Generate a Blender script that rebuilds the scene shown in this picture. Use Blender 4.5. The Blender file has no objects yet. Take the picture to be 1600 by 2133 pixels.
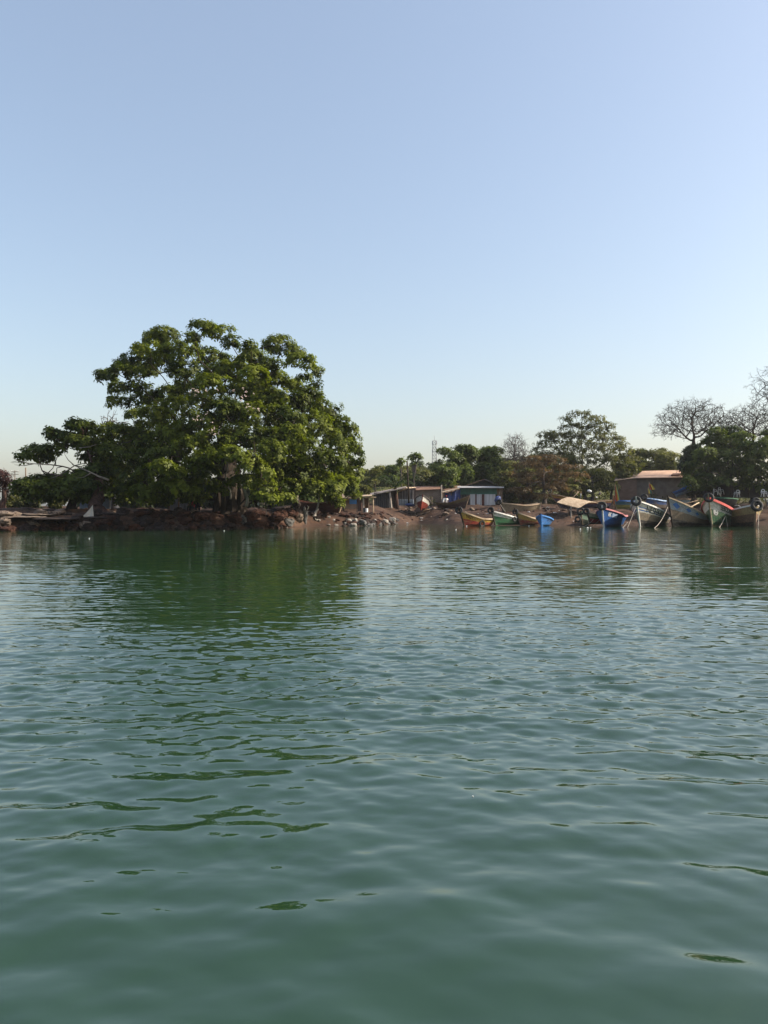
import bpy, math, random
import numpy as np
from mathutils import Vector, Matrix, Euler, noise as mnoise

SC = bpy.context.scene
COL = SC.collection
FOC, CX, CY, CAMZ = 1600.0, 800.0, 1066.5, 1.4
R = math.radians
SUN_AZ, SUN_EL = 89.0, 33.0        # degrees clockwise from the view direction / above the horizon
WAVE_SLOPE = 0.080
HAZE = 0.00014

def P(px, py, Y):
    """world point that the photo shows at (px, py) when it stands Y metres away"""
    return Vector(((px - CX) / FOC * Y, Y, CAMZ - (py - CY) / FOC * Y))

def lin(c):
    return tuple((v / 12.92 if v <= 0.04045 else ((v + 0.055) / 1.055) ** 2.4) for v in c)
def rgb(r, g, b):
    return lin((r / 255, g / 255, b / 255)) + (1.0,)

# ------------------------------------------------------------------ objects
def link(o, parent=None):
    COL.objects.link(o)
    if parent is not None:
        o.parent = parent
    return o
def empty(name, loc, rot=(0, 0, 0)):
    o = bpy.data.objects.new(name, None)
    o.location = loc; o.rotation_euler = rot
    o.empty_display_size = 0.3
    return link(o)
def tag(o, label=None, cat=None, group=None, kind=None):
    if label: o['label'] = label
    if cat: o['category'] = cat
    if group: o['group'] = group
    if kind: o['kind'] = kind
    return o

class MB:
    """collects shapes; build() links them as one mesh object"""
    def __init__(s):
        s.v = []; s.f = []; s.m = []; s.mi = 0
    def add(s, vs, fs):
        o = len(s.v)
        s.v.extend([tuple(p) for p in vs])
        s.f.extend([tuple(i + o for i in f) for f in fs]); s.m.extend([s.mi] * len(fs))
        return s
    def box(s, c, size, rot=None):
        x, y, z = (d / 2 for d in size)
        vs = [Vector((sx * x, sy * y, sz * z)) for sz in (-1, 1) for sy in (-1, 1) for sx in (-1, 1)]
        if rot is not None:
            M = rot if isinstance(rot, Matrix) else Euler(rot).to_matrix()
            vs = [M @ v for v in vs]
        c = Vector(c)
        return s.add([v + c for v in vs], [(0, 2, 3, 1), (4, 5, 7, 6), (0, 1, 5, 4), (2, 6, 7, 3), (0, 4, 6, 2), (1, 3, 7, 5)])
    def prism(s, pts, off):
        """closed polygon pts swept along off"""
        n = len(pts); off = Vector(off)
        vs = [Vector(p) for p in pts] + [Vector(p) + off for p in pts]
        fs = [tuple(range(n))[::-1], tuple(range(n, 2 * n))] + [(i, (i + 1) % n, n + (i + 1) % n, n + i) for i in range(n)]
        return s.add(vs, fs)
    def tube(s, pts, rad, n=6, cap=True):
        pts = [Vector(p) for p in pts]
        if not hasattr(rad, '__len__'): rad = [rad] * len(pts)
        vs = []; ref = None
        for i, p in enumerate(pts):
            t = (pts[min(i + 1, len(pts) - 1)] - pts[max(i - 1, 0)])
            t = t.normalized() if t.length > 1e-9 else Vector((0, 0, 1))
            if ref is None or abs(ref.dot(t)) > 0.98:
                ref = Vector((0, 0, 1)) if abs(t.z) < 0.9 else Vector((1, 0, 0))
            e1 = t.cross(ref).normalized(); e2 = t.cross(e1); ref = e1.cross(t)
            for k in range(n):
                a = 2 * math.pi * k / n
                vs.append(p + (e1 * math.cos(a) + e2 * math.sin(a)) * rad[i])
        fs = [(i * n + k, i * n + (k + 1) % n, (i + 1) * n + (k + 1) % n, (i + 1) * n + k) for i in range(len(pts) - 1) for k in range(n)]
        if cap: fs += [tuple(range(n))[::-1], tuple(range((len(pts) - 1) * n, len(pts) * n))]
        return s.add(vs, fs)
    def torus(s, c, R0, r0, rot=None, n=22, m=9, sx=1.0):
        M = Euler(rot).to_matrix() if rot is not None else Matrix.Identity(3)
        vs = []
        for i in range(n):
            a = 2 * math.pi * i / n
            for j in range(m):
                b = 2 * math.pi * j / m
                q = Vector(((R0 + r0 * math.cos(b)) * math.cos(a), r0 * sx * math.sin(b), (R0 + r0 * math.cos(b)) * math.sin(a)))
                vs.append(M @ q + Vector(c))
        fs = [(i * m + j, ((i + 1) % n) * m + j, ((i + 1) % n) * m + (j + 1) % m, i * m + (j + 1) % m) for i in range(n) for j in range(m)]
        return s.add(vs, fs)
    def sheet(s, a, b, c, d, pitch=0.16, amp=0.025, thick=0.012):
        """corrugated sheet; a-b bottom edge, d-c top edge, ridges run from bottom to top"""
        a, b, c, d = map(Vector, (a, b, c, d))
        nrm = (b - a).cross(d - a).normalized()
        n = max(4, int((b - a).length / pitch) * 2)
        vs = []
        for side in (0, 1):
            for i in range(n + 1):
                t = i / n; o = nrm * ((amp if i % 2 else -amp) + side * thick)
                vs += [a.lerp(b, t) + o, d.lerp(c, t) + o]
        k = 2 * (n + 1); fs = []
        for i in range(n):
            fs.append((2 * i, 2 * i + 2, 2 * i + 3, 2 * i + 1))
            fs.append((k + 2 * i, k + 2 * i + 1, k + 2 * i + 3, k + 2 * i + 2))
            fs.append((2 * i, k + 2 * i, k + 2 * i + 2, 2 * i + 2))
            fs.append((2 * i + 1, 2 * i + 3, k + 2 * i + 3, k + 2 * i + 1))
        fs += [(0, 1, k + 1, k), (2 * n, k + 2 * n, k + 2 * n + 1, 2 * n + 1)]
        return s.add(vs, fs)
    def build(s, name, mats, parent=None, smooth=False, at=None):
        me = bpy.data.meshes.new(name)
        vs = s.v
        if at is not None: vs = [(p[0] - at[0], p[1] - at[1], p[2] - at[2]) for p in vs]
        me.from_pydata(vs, [], s.f)
        if not isinstance(mats, (list, tuple)): mats = [mats]
        for m in mats: me.materials.append(m)
        if len(mats) > 1: me.polygons.foreach_set('material_index', s.m)
        if smooth: me.polygons.foreach_set('use_smooth', [True] * len(me.polygons))
        me.update()
        return link(bpy.data.objects.new(name, me), parent)

def np_mesh(name, verts, quads, mats, attrs=None, smooth=False):
    me = bpy.data.meshes.new(name)
    nv, nf = len(verts), len(quads)
    me.vertices.add(nv); me.vertices.foreach_set('co', np.ascontiguousarray(verts, dtype=np.float32).ravel())
    k = quads.shape[1]
    me.loops.add(nf * k); me.loops.foreach_set('vertex_index', np.ascontiguousarray(quads, dtype=np.int32).ravel())
    me.polygons.add(nf)
    me.polygons.foreach_set('loop_start', np.arange(0, nf * k, k, dtype=np.int32))
    if smooth: me.polygons.foreach_set('use_smooth', np.ones(nf, dtype=bool))
    for m in (mats if isinstance(mats, (list, tuple)) else [mats]): me.materials.append(m)
    for an, av in (attrs or {}).items():
        at = me.attributes.new(an, 'FLOAT', 'POINT'); at.data.foreach_set('value', np.ascontiguousarray(av, dtype=np.float32))
    me.update(calc_edges=True)
    return me

# ------------------------------------------------------------------ materials
class NT:
    def __init__(s, name):
        s.m = bpy.data.materials.new(name); s.m.use_nodes = True
        s.t = s.m.node_tree; s.t.nodes.clear()
        s.out = s.n('ShaderNodeOutputMaterial')
    def n(s, typ, **kw):
        nd = s.t.nodes.new(typ)
        for k, v in kw.items(): setattr(nd, k, v)
        return nd
    def l(s, a, b): s.t.links.new(a, b)
    def noise(s, scale, detail=4, rough=0.55, coord='Object', dist=0.0, vscale=None):
        tc = s.n('ShaderNodeTexCoord'); nz = s.n('ShaderNodeTexNoise')
        nz.inputs['Scale'].default_value = scale; nz.inputs['Detail'].default_value = detail
        nz.inputs['Roughness'].default_value = rough; nz.inputs['Distortion'].default_value = dist
        if vscale:
            mp = s.n('ShaderNodeMapping'); mp.inputs['Scale'].default_value = vscale
            s.l(tc.outputs[coord], mp.inputs['Vector']); s.l(mp.outputs['Vector'], nz.inputs['Vector'])
        else: s.l(tc.outputs[coord], nz.inputs['Vector'])
        return nz.outputs['Fac']
    def ramp(s, fac, stops, interp='LINEAR'):
        r = s.n('ShaderNodeValToRGB'); r.color_ramp.interpolation = interp
        e = r.color_ramp.elements
        while len(e) < len(stops): e.new(0.5)
        for el, (p, c) in zip(e, stops): el.position = p; el.color = c if len(c) == 4 else tuple(c) + (1,)
        s.l(fac, r.inputs['Fac']); return r.outputs['Color']
    def mix(s, fac, a, b, typ='MIX'):
        m = s.n('ShaderNodeMix', data_type='RGBA', blend_type=typ)
        for sock, v in ((m.inputs['Factor'], fac), (m.inputs['A'], a), (m.inputs['B'], b)):
            pass
        def put(i, v):
            if hasattr(v, 'links'): s.l(v, i)
            else: i.default_value = v
        put(m.inputs[0], fac); put(m.inputs[6], a); put(m.inputs[7], b)
        return m.outputs[2]
    def math(s, op, a, b=0.0):
        m = s.n('ShaderNodeMath', operation=op)
        for i, v in ((0, a), (1, b)):
            if hasattr(v, 'links'): s.l(v, m.inputs[i])
            else: m.inputs[i].default_value = v
        return m.outputs[0]
    def attr(s, name):
        a = s.n('ShaderNodeAttribute'); a.attribute_name = name; return a.outputs['Fac']
    def bump(s, h, strength=0.4, dist=0.02):
        b = s.n('ShaderNodeBump'); b.inputs['Strength'].default_value = strength; b.inputs['Distance'].default_value = dist
        s.l(h, b.inputs['Height']); return b.outputs['Normal']
    def princ(s, col, rough=0.7, spec=0.3, normal=None, metal=0.0):
        p = s.n('ShaderNodeBsdfPrincipled')
        if hasattr(col, 'links'): s.l(col, p.inputs['Base Color'])
        else: p.inputs['Base Color'].default_value = col
        p.inputs['Roughness'].default_value = rough; p.inputs['Specular IOR Level'].default_value = spec
        p.inputs['Metallic'].default_value = metal
        if normal is not None: s.l(normal, p.inputs['Normal'])
        return p
    def done(s, sh):
        s.l(sh.outputs[0], s.out.inputs['Surface']); return s.m

_mc = {}
def mat(name, c1, c2=None, scale=6.0, rough=0.75, spec=0.25, bump=0.0, vscale=None, lo=0.35, hi=0.65, metal=0.0):
    if name in _mc: return _mc[name]
    t = NT(name)
    f = t.noise(scale, 6, 0.6, vscale=vscale)
    col = t.ramp(f, [(lo, c1), (hi, c2 if c2 else tuple(v * 0.7 for v in c1[:3]) + (1,))])
    nm = t.bump(f, bump, 0.03) if bump else None
    _mc[name] = t.done(t.princ(col, rough, spec, nm, metal)); return _mc[name]

def leaf_mat(name, dark, light, trans=0.35, tcol=None):
    t = NT(name)
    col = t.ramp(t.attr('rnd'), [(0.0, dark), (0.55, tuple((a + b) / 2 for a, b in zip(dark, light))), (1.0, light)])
    p = t.princ(col, 0.55, 0.22)
    tr = t.n('ShaderNodeBsdfTranslucent')
    tc = t.mix(1.0, col, tcol or (1.15, 1.25, 0.55, 1), 'MULTIPLY'); t.l(tc, tr.inputs['Color'])
    mx = t.n('ShaderNodeMixShader'); mx.inputs[0].default_value = trans
    t.l(p.outputs[0], mx.inputs[1]); t.l(tr.outputs[0], mx.inputs[2])
    return t.done(mx)

M = {}
M['bark'] = mat('bark_grey_brown', (0.06, 0.046, 0.035, 1), (0.022, 0.017, 0.013, 1), 5, 0.9, 0.1, 0.6, (1, 1, 0.25))
M['bark_pale'] = mat('bark_pale', (0.42, 0.37, 0.31, 1), (0.2, 0.16, 0.13, 1), 5, 0.85, 0.15, 0.4, (1, 1, 0.3))
M['bark_dead'] = mat('bark_dead', (0.27, 0.23, 0.19, 1), (0.13, 0.105, 0.085, 1), 5, 0.9, 0.1)
M['bark_red'] = mat('bark_red', (0.10, 0.055, 0.042, 1), (0.03, 0.02, 0.017, 1), 5, 0.9, 0.1, 0.8, (1.4, 1.4, 0.15))
M['bark_dry'] = mat('bark_dry', (0.13, 0.105, 0.095, 1), (0.06, 0.05, 0.046, 1), 5, 0.9, 0.1)
M['leaf_kapok'] = leaf_mat('leaf_kapok', (0.024, 0.042, 0.004, 1), (0.18, 0.21, 0.022, 1), 0.40)
M['leaf_left'] = leaf_mat('leaf_left', (0.026, 0.046, 0.007, 1), (0.15, 0.18, 0.028, 1), 0.38)
M['leaf_mid'] = leaf_mat('leaf_mid', (0.036, 0.060, 0.014, 1), (0.16, 0.195, 0.045, 1), 0.4)
M['leaf_olive'] = leaf_mat('leaf_olive', (0.055, 0.062, 0.018, 1), (0.20, 0.195, 0.06, 1), 0.4)
M['leaf_brown'] = leaf_mat('leaf_brown', (0.08, 0.055, 0.026, 1), (0.22, 0.155, 0.072, 1), 0.35, (1.2, 1.0, 0.7, 1))
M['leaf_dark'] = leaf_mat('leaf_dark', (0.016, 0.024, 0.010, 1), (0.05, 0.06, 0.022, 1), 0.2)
M['leaf_maroon'] = leaf_mat('leaf_maroon', (0.04, 0.02, 0.018, 1), (0.10, 0.045, 0.035, 1), 0.25, (1.2, .8, .7, 1))
M['leaf_far'] = leaf_mat('leaf_far', (0.03, 0.045, 0.02, 1), (0.10, 0.12, 0.05, 1), 0.35)
M['leaf_bush'] = leaf_mat('leaf_bush', (0.03, 0.04, 0.012, 1), (0.15, 0.14, 0.04, 1), 0.3)
M['blossom'] = mat('blossom_pink', (0.6, 0.5, 0.44, 1), (0.45, 0.34, 0.3, 1), 3, 0.7)
M['wood'] = mat('weathered_wood', (0.22, 0.16, 0.11, 1), (0.09, 0.06, 0.042, 1), 5, 0.85, 0.15, 0.3, (1, 1, 0.2))
M['wood_pale'] = mat('pale_wood', (0.46, 0.36, 0.25, 1), (0.28, 0.2, 0.13, 1), 4, 0.8, 0.2, 0.2, (1, 0.3, 1))
M['wood_dark'] = mat('dark_wood', (0.06, 0.045, 0.036, 1), (0.025, 0.018, 0.015, 1), 5, 0.85, 0.15)
M['rubber'] = mat('black_rubber', (0.012, 0.012, 0.013, 1), (0.028, 0.027, 0.026, 1), 8, 0.65, 0.3)
M['rope'] = mat('pale_rope', (0.52, 0.47, 0.4, 1), (0.36, 0.31, 0.25, 1), 30, 0.9, 0.1)
M['white'] = mat('worn_white_paint', (0.78, 0.76, 0.72, 1), (0.58, 0.55, 0.5, 1), 3, 0.6, 0.3)
M['plastic_white'] = mat('white_plastic', (0.75, 0.75, 0.74, 1), (0.62, 0.62, 0.6, 1), 3, 0.45, 0.4)
M['letter_white'] = mat('white_letter_paint', (0.82, 0.81, 0.78, 1), (0.7, 0.69, 0.66, 1), 6, 0.6, 0.3)
M['letter_dark'] = mat('dark_letter_paint', (0.02, 0.03, 0.025, 1), (0.05, 0.05, 0.045, 1), 6, 0.6, 0.3)
M['letter_brown'] = mat('brown_letter_paint', (0.10, 0.035, 0.02, 1), (0.16, 0.06, 0.03, 1), 6, 0.6, 0.3)
# ------------------------------------------------------------------ camera, sky, sun
cam = bpy.data.cameras.new('camera'); cam.sensor_fit = 'HORIZONTAL'; cam.sensor_width = 36; cam.lens = 36.0
cam.clip_start = 0.05; cam.clip_end = 5000
co = link(bpy.data.objects.new('camera', cam)); co.location = (0, 0, CAMZ); co.rotation_euler = (R(90), 0, 0)
SC.camera = co

w = bpy.data.worlds.new('World'); SC.world = w; w.use_nodes = True
nt = w.node_tree; nt.nodes.clear()
sky = nt.nodes.new('ShaderNodeTexSky'); sky.sky_type = 'NISHITA'; sky.sun_disc = False
sky.sun_elevation = R(SUN_EL); sky.sun_rotation = R(SUN_AZ)
sky.altitude = 0; sky.air_density = 1.25; sky.dust_density = 2.7; sky.ozone_density = 2.0
bg = nt.nodes.new('ShaderNodeBackground'); bg.inputs['Strength'].default_value = 0.15
wo = nt.nodes.new('ShaderNodeOutputWorld')
tint = nt.nodes.new('ShaderNodeMix'); tint.data_type = 'RGBA'; tint.blend_type = 'MULTIPLY'; tint.inputs[0].default_value = 1.0
tint.inputs[7].default_value = (1.06, 1.0, 0.96, 1)
nt.links.new(sky.outputs[0], tint.inputs[6]); veil = nt.nodes.new('ShaderNodeMix'); veil.data_type = 'RGBA'; veil.inputs[0].default_value = 0.24; veil.inputs[7].default_value = (2.35, 2.70, 3.30, 1)   # even pale blue mixed into the whole sky, haze whitening painted in
nt.links.new(tint.outputs[2], veil.inputs[6]); nt.links.new(veil.outputs[2], bg.inputs[0]); nt.links.new(bg.outputs[0], wo.inputs[0])

sl = bpy.data.lights.new('sun', 'SUN'); sl.energy = 5.0; sl.angle = R(0.5); sl.color = (1.0, 0.90, 0.76)
so = link(bpy.data.objects.new('sun', sl))
sd = Vector((math.sin(R(SUN_AZ)) * math.cos(R(SUN_EL)), math.cos(R(SUN_AZ)) * math.cos(R(SUN_EL)), math.sin(R(SUN_EL))))
so.rotation_euler = sd.to_track_quat('Z', 'Y').to_euler(); so.location = sd * 200
SC.view_settings.view_transform = 'Standard'; SC.view_settings.look = 'None'
SC.view_settings.exposure = 0.66; SC.view_settings.gamma = 1.0
SC.cycles.use_denoising = True
SC.cycles.max_bounces = 6; SC.cycles.diffuse_bounces = 3; SC.cycles.glossy_bounces = 3; SC.cycles.transmission_bounces = 3
SC.cycles.caustics_reflective = False; SC.cycles.caustics_refractive = False
SC.cycles.sample_clamp_indirect = 8.0

# ------------------------------------------------------------------ terrain
_sh = [(-60, 1107), (0, 1106), (100, 1105), (180, 1104), (400, 1103.5), (520, 1101.5), (580, 1100), (640, 1097.5), (700, 1096.5), (770, 1095.5), (815, 1092.5),
       (870, 1090.5), (950, 1092.5), (1040, 1093.5), (1150, 1094.5), (1240, 1094.5), (1300, 1093.2), (1400, 1093.2), (1500, 1093), (1620, 1093)]
_sx, _sy = [], []
for px, py in _sh:
    Yd = CAMZ * FOC / (py - CY); _sx.append((px - CX) / FOC * Yd); _sy.append(Yd)
_sx = np.array([-400, -60] + _sx + [62, 400.0]); _sy = np.array([64, 58] + _sy + [80, 74.0])
def sstep(a, b, x):
    t = np.clip((x - a) / (b - a), 0, 1); return t * t * (3 - 2 * t)
def shore(x): return np.interp(x, _sx, _sy)
def zt(x, y):
    x = np.asarray(x, float); y = np.asarray(y, float)
    d = y - shore(x)
    right = 2.45 * (1 - np.exp(-np.maximum(d, 0) / 9.0))
    left = 1.25 * sstep(0, 2.6, d) + 0.35 * sstep(2.5, 14, d)
    k = sstep(-8.5, -1.0, x)
    land = left * (1 - k) + right * k
    hm = sstep(-30, 2, x) * (1 - 0.75 * sstep(38, 85, x))
    land = land + hm * (5.0 * sstep(108, 158, y) + 6.5 * sstep(150, 250, y)) + 0.8 * sstep(95, 140, y)
    und = np.minimum(0.16 * d, 0.0)
    und = np.maximum(und, -2.5)
    nz = 0.10 * np.sin(x * 0.9 + 1.3 * np.sin(y * 0.5)) * np.sin(y * 0.8 + x * 0.3) + 0.05 * np.sin(x * 2.7 + y * 1.1) * np.sin(y * 2.3 - x * 0.7)
    return np.where(d > 0, land + nz * sstep(0.3, 3, d), und)
def gz(x, y): return float(zt(x, y))
def ground(px, Y):
    x = (px - CX) / FOC * Y
    return Vector((x, Y, gz(x, Y)))

gx = np.concatenate([np.linspace(-400, -62, 40), np.linspace(-60, 60, 340), np.linspace(62, 400, 40)])
gy = np.concatenate([np.linspace(44, 56, 10), np.linspace(56.3, 125, 260), np.linspace(126, 300, 90), np.linspace(306, 480, 16)])
GX, GY = np.meshgrid(gx, gy); GZ = zt(GX, GY)
rs = np.random.default_rng(3)
near = (GX > -62) & (GX < 62) & (GY > 56) & (GY < 125) & (GZ > 0.05)
fb = np.zeros_like(GZ); idx = np.argwhere(near)
for a, c in idx:
    p = Vector((GX[a, c], GY[a, c], 0)); fb[a, c] = 0.20 * mnoise.noise(p * 0.55) + 0.13 * mnoise.noise(p * 1.7 + Vector((9, 0, 0))) + 0.07 * mnoise.noise(p * 4.1)
GZ = GZ + fb * sstep(0.05, 0.5, GZ) + near * rs.normal(0, 0.012, GZ.shape)
def grid_quads(ny, nx):
    i = np.arange(ny * nx).reshape(ny, nx)
    return np.stack([i[:-1, :-1], i[:-1, 1:], i[1:, 1:], i[1:, :-1]], -1).reshape(-1, 4)
t = NT('laterite_ground')
n1 = t.noise(0.22, 5, 0.6); n2 = t.noise(3.0, 6, 0.65); n3 = t.noise(14, 4, 0.7)
earth = t.ramp(n1, [(0.35, (0.044, 0.023, 0.014, 1)), (0.5, (0.078, 0.042, 0.026, 1)), (0.68, (0.13, 0.08, 0.052, 1))])
earth = t.mix(t.ramp(n2, [(0.42, (0, 0, 0, 1)), (0.62, (1, 1, 1, 1))]), earth, (0.035, 0.022, 0.017, 1))
earth = t.mix(t.ramp(n3, [(0.60, (0, 0, 0, 1)), (0.68, (0.8, 0.8, 0.8, 1))]), earth, (0.18, 0.14, 0.11, 1))
geo = t.n('ShaderNodeNewGeometry'); sep = t.n('ShaderNodeSeparateXYZ'); t.l(geo.outputs['Position'], sep.inputs[0])
grass = t.ramp(n2, [(0.35, (0.045, 0.058, 0.018, 1)), (0.65, (0.115, 0.115, 0.042, 1))])
mr = t.n('ShaderNodeMapRange'); mr.inputs['From Min'].default_value = 2.9; mr.inputs['From Max'].default_value = 4.2
t.l(t.math('ADD', sep.outputs['Z'], t.math('MULTIPLY', n1, 1.2)), mr.inputs['Value'])
colr = t.mix(mr.outputs[0], earth, grass)
wet = t.n('ShaderNodeMapRange'); wet.inputs['From Min'].default_value = 0.05; wet.inputs['From Max'].default_value = 0.45
wet.inputs['To Min'].default_value = 0.45; wet.inputs['To Max'].default_value = 1.0
t.l(t.math('ADD', sep.outputs['Z'], t.math('MULTIPLY', t.math('SUBTRACT', n1, 0.5), 0.5)), wet.inputs['Value'])
mud = t.n('ShaderNodeMix', data_type='RGBA'); t.l(wet.outputs[0], mud.inputs[0]); mud.inputs[6].default_value = (0.04, 0.025, 0.019, 1); t.l(colr, mud.inputs[7])
M['ground'] = t.done(t.princ(mud.outputs[2], 0.9, 0.15, t.bump(n2, 0.6, 0.08)))
me = np_mesh('ground', np.stack([GX, GY, GZ], -1).reshape(-1, 3), grid_quads(len(gy), len(gx)), M['ground'], smooth=True)
tag(link(bpy.data.objects.new('ground', me)), 'reddish brown laterite shore rising to a grassy slope', 'ground', kind='structure')

# ------------------------------------------------------------------ water: real waves, finer where they are seen larger
wy = np.concatenate([np.linspace(-45, 1.4, 26), np.geomspace(1.6, 102, 1700)])
wx = 2.6 * np.sinh(np.linspace(-math.asinh(72 / 2.6), math.asinh(72 / 2.6), 1560)); wx = np.concatenate([np.linspace(-320, -74, 30), wx, np.linspace(74, 320, 30)])
WX, WY = np.meshgrid(wx.astype(np.float32), wy.astype(np.float32))
rw = np.random.default_rng(11)
SP = np.maximum(np.gradient(wy)[:, None], np.gradient(wx)[None, :]).astype(np.float32)
dist = np.sqrt(WX ** 2 + WY ** 2)
def patch(s, seed):
    r = np.random.default_rng(seed); o = np.zeros_like(WX)
    for _ in range(7):
        a = r.uniform(0, 6.28); k = 6.28 / (s * r.uniform(0.6, 1.8)); o += np.sin(k * (math.cos(a) * WX * 0.6 + math.sin(a) * WY) + r.uniform(0, 6.28))
    return o / 2.6
calm = 1 - 0.6 * sstep(-10, -1, WY - shore(WX))           # lee of the bank
pa = np.clip(0.92 + 0.30 * patch(14, 5) + 0.22 * patch(4.5, 6), 0.35, 1.6)
WZ = np.zeros_like(WX)
for (n_, l0, l1, sl_, sp_, nearf) in ((90, 0.10, 0.30, 1.02, 0.55, 0.25), (44, 0.30, 0.80, 0.62, 0.36, 0.85), (16, 0.80, 2.4, 0.24, 0.40, 1.0)):
    for i in range(n_):
        l = math.exp(rw.uniform(math.log(l0), math.log(l1))); k = 2 * math.pi / l
        th = math.pi / 2 + rw.normal(0, sp_) + (0.22 if i % 3 == 0 else -0.08)
        slope = sl_ * WAVE_SLOPE * math.sqrt(2.0 / n_); ph = rw.uniform(0, 6.283)
        arg = (k * math.cos(th)) * WX + (k * math.sin(th)) * WY + np.float32(ph)
        wgt = np.clip((l / SP - 2.5) / 3.0, 0, 1) * (nearf + (1 - nearf) * sstep(2.4, 6.0, dist))
        WZ += (slope / k) * wgt * (np.sin(arg) + 0.18 * np.cos(2 * arg))
WZ *= calm * pa * (1.08 - 0.60 * sstep(5, 15, dist))
t = NT('sea_water')
fine = t.noise(2.6, 4, 0.6, vscale=(0.7, 1.5, 1)); fine2 = t.noise(9.0, 3, 0.55, vscale=(0.6, 1.5, 1))
geo = t.n('ShaderNodeNewGeometry'); sep = t.n('ShaderNodeSeparateXYZ'); t.l(geo.outputs['Position'], sep.inputs[0])
fd = t.n('ShaderNodeMapRange'); fd.inputs['From Min'].default_value = 12; fd.inputs['From Max'].default_value = 45; fd.inputs['To Min'].default_value = 0.0
t.l(sep.outputs['Y'], fd.inputs['Value'])
b1 = t.n('ShaderNodeBump'); b1.inputs['Distance'].default_value = 0.06; t.l(t.math('MULTIPLY', fd.outputs[0], 0.15), b1.inputs['Strength']); t.l(fine, b1.inputs['Height'])
b2 = t.n('ShaderNodeBump'); b2.inputs['Distance'].default_value = 0.008; b2.inputs['Strength'].default_value = 0.12; t.l(fine2, b2.inputs['Height']); t.l(b1.outputs[0], b2.inputs['Normal'])
body = t.ramp(t.noise(0.05, 3, 0.5), [(0.3, (0.012, 0.036, 0.014, 1)), (0.7, (0.016, 0.044, 0.018, 1))])
p = t.princ(body, 0.015, 0.5, b2.outputs[0]); p.inputs['IOR'].default_value = 1.72
M['water'] = t.done(p)
me = np_mesh('water', np.stack([WX, WY, WZ], -1).reshape(-1, 3), grid_quads(len(wy), len(wx)), M['water'], smooth=True)
tag(link(bpy.data.objects.new('water', me)), 'green rippled sea water', 'water', kind='structure')
def wz(x, y):
    return float(WZ[np.abs(wy - y).argmin(), np.abs(wx - x).argmin()])

# ------------------------------------------------------------------ dry season haze
t = NT('haze_air'); t.out.inputs['Surface']
pv = t.n('ShaderNodeVolumePrincipled'); pv.inputs['Color'].default_value = (0.92, 0.95, 1.0, 1); pv.inputs['Density'].default_value = HAZE; pv.inputs['Anisotropy'].default_value = 0.3
t.l(pv.outputs[0], t.out.inputs['Volume'])
hz = MB().box((0, 220, 24), (840, 560, 55)).build('haze', t.m)
tag(hz, 'thin pale dry season haze in the air', 'haze', kind='stuff')
SC.cycles.volume_bounces = 1; SC.cycles.volume_step_rate = 4
# ------------------------------------------------------------------ trees
def leaf_cloud(rng, C, OUT, K, L, Wd, crnd, flat=0.75, elev=(-0.75, 0.45), spread=0.10):
    """C (N,3) cluster centres, OUT (N,3) outward directions -> verts, quads, rnd"""
    N = len(C)
    u = np.array([0, 0, flat]) + (1 - flat * 0.5) * OUT + rng.normal(0, 0.18, (N, 3)); u /= np.linalg.norm(u, axis=1)[:, None]
    h = np.where(np.abs(u[:, 2:3]) > 0.9, [[1, 0, 0]], [[0, 0, 1]]); e1 = np.cross(u, h); e1 /= np.linalg.norm(e1, axis=1)[:, None]; e2 = np.cross(u, e1)
    a = rng.uniform(0, 2 * np.pi, (N, K)); el = rng.uniform(elev[0], elev[1], (N, K)); sc = rng.uniform(0.7, 1.25, (N, K))
    ca, sa, ce, se = np.cos(a)[..., None], np.sin(a)[..., None], np.cos(el)[..., None], np.sin(el)[..., None]
    hd = ca * e1[:, None] + sa * e2[:, None]; v = hd * ce + u[:, None] * se
    side = -sa * e1[:, None] + ca * e2[:, None]
    base = C[:, None] + hd * L * 0.18 + rng.normal(0, spread, (N, K, 3))
    l = L * sc[..., None]; wd = Wd * sc[..., None] * 0.5
    mid = base + v * l * 0.55 + u[:, None] * l * 0.08
    tip = base + v * l - u[:, None] * l * 0.10
    V = np.stack([base, mid + side * wd, tip, mid - side * wd], 2).reshape(-1, 3)
    Q = np.arange(N * K * 4).reshape(-1, 4)
    r = np.clip(crnd[:, None] + rng.normal(0, 0.13, (N, K)), 0, 1)
    return V, Q, np.repeat(r.reshape(-1), 4)

def lobes_to_clusters(rng, lobes, dens, size):
    """lobes: (cx,cy,cz, rx,ry,rz, density, tone); clusters in a shell, more on the upper side"""
    Cs, Os, Ts = [], [], []
    for (c, r, dn, tone) in lobes:
        r = np.array(r); area = 4 * np.pi * ((r[0] * r[1]) ** 1.6 / 3 + (r[0] * r[2]) ** 1.6 / 3 + (r[1] * r[2]) ** 1.6 / 3) ** (1 / 1.6)
        n = max(4, int(area / (size * size) * dens * dn))
        d = rng.normal(0, 1, (n, 3)); d[:, 2] += 0.35; d /= np.linalg.norm(d, axis=1)[:, None]
        q = rng.uniform(0.45, 1.0, n) ** 0.6
        wob = 1 + 0.16 * np.sin(d[:, 0] * 5 + c[0]) * np.sin(d[:, 2] * 6 + c[2]) + 0.10 * np.sin(d[:, 1] * 7 + c[1] * 2)
        p = np.array(c) + d * r * (q * wob)[:, None]
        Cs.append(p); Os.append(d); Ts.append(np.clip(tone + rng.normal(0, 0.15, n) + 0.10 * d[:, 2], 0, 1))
    return np.concatenate(Cs), np.concatenate(Os), np.concatenate(Ts)

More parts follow.
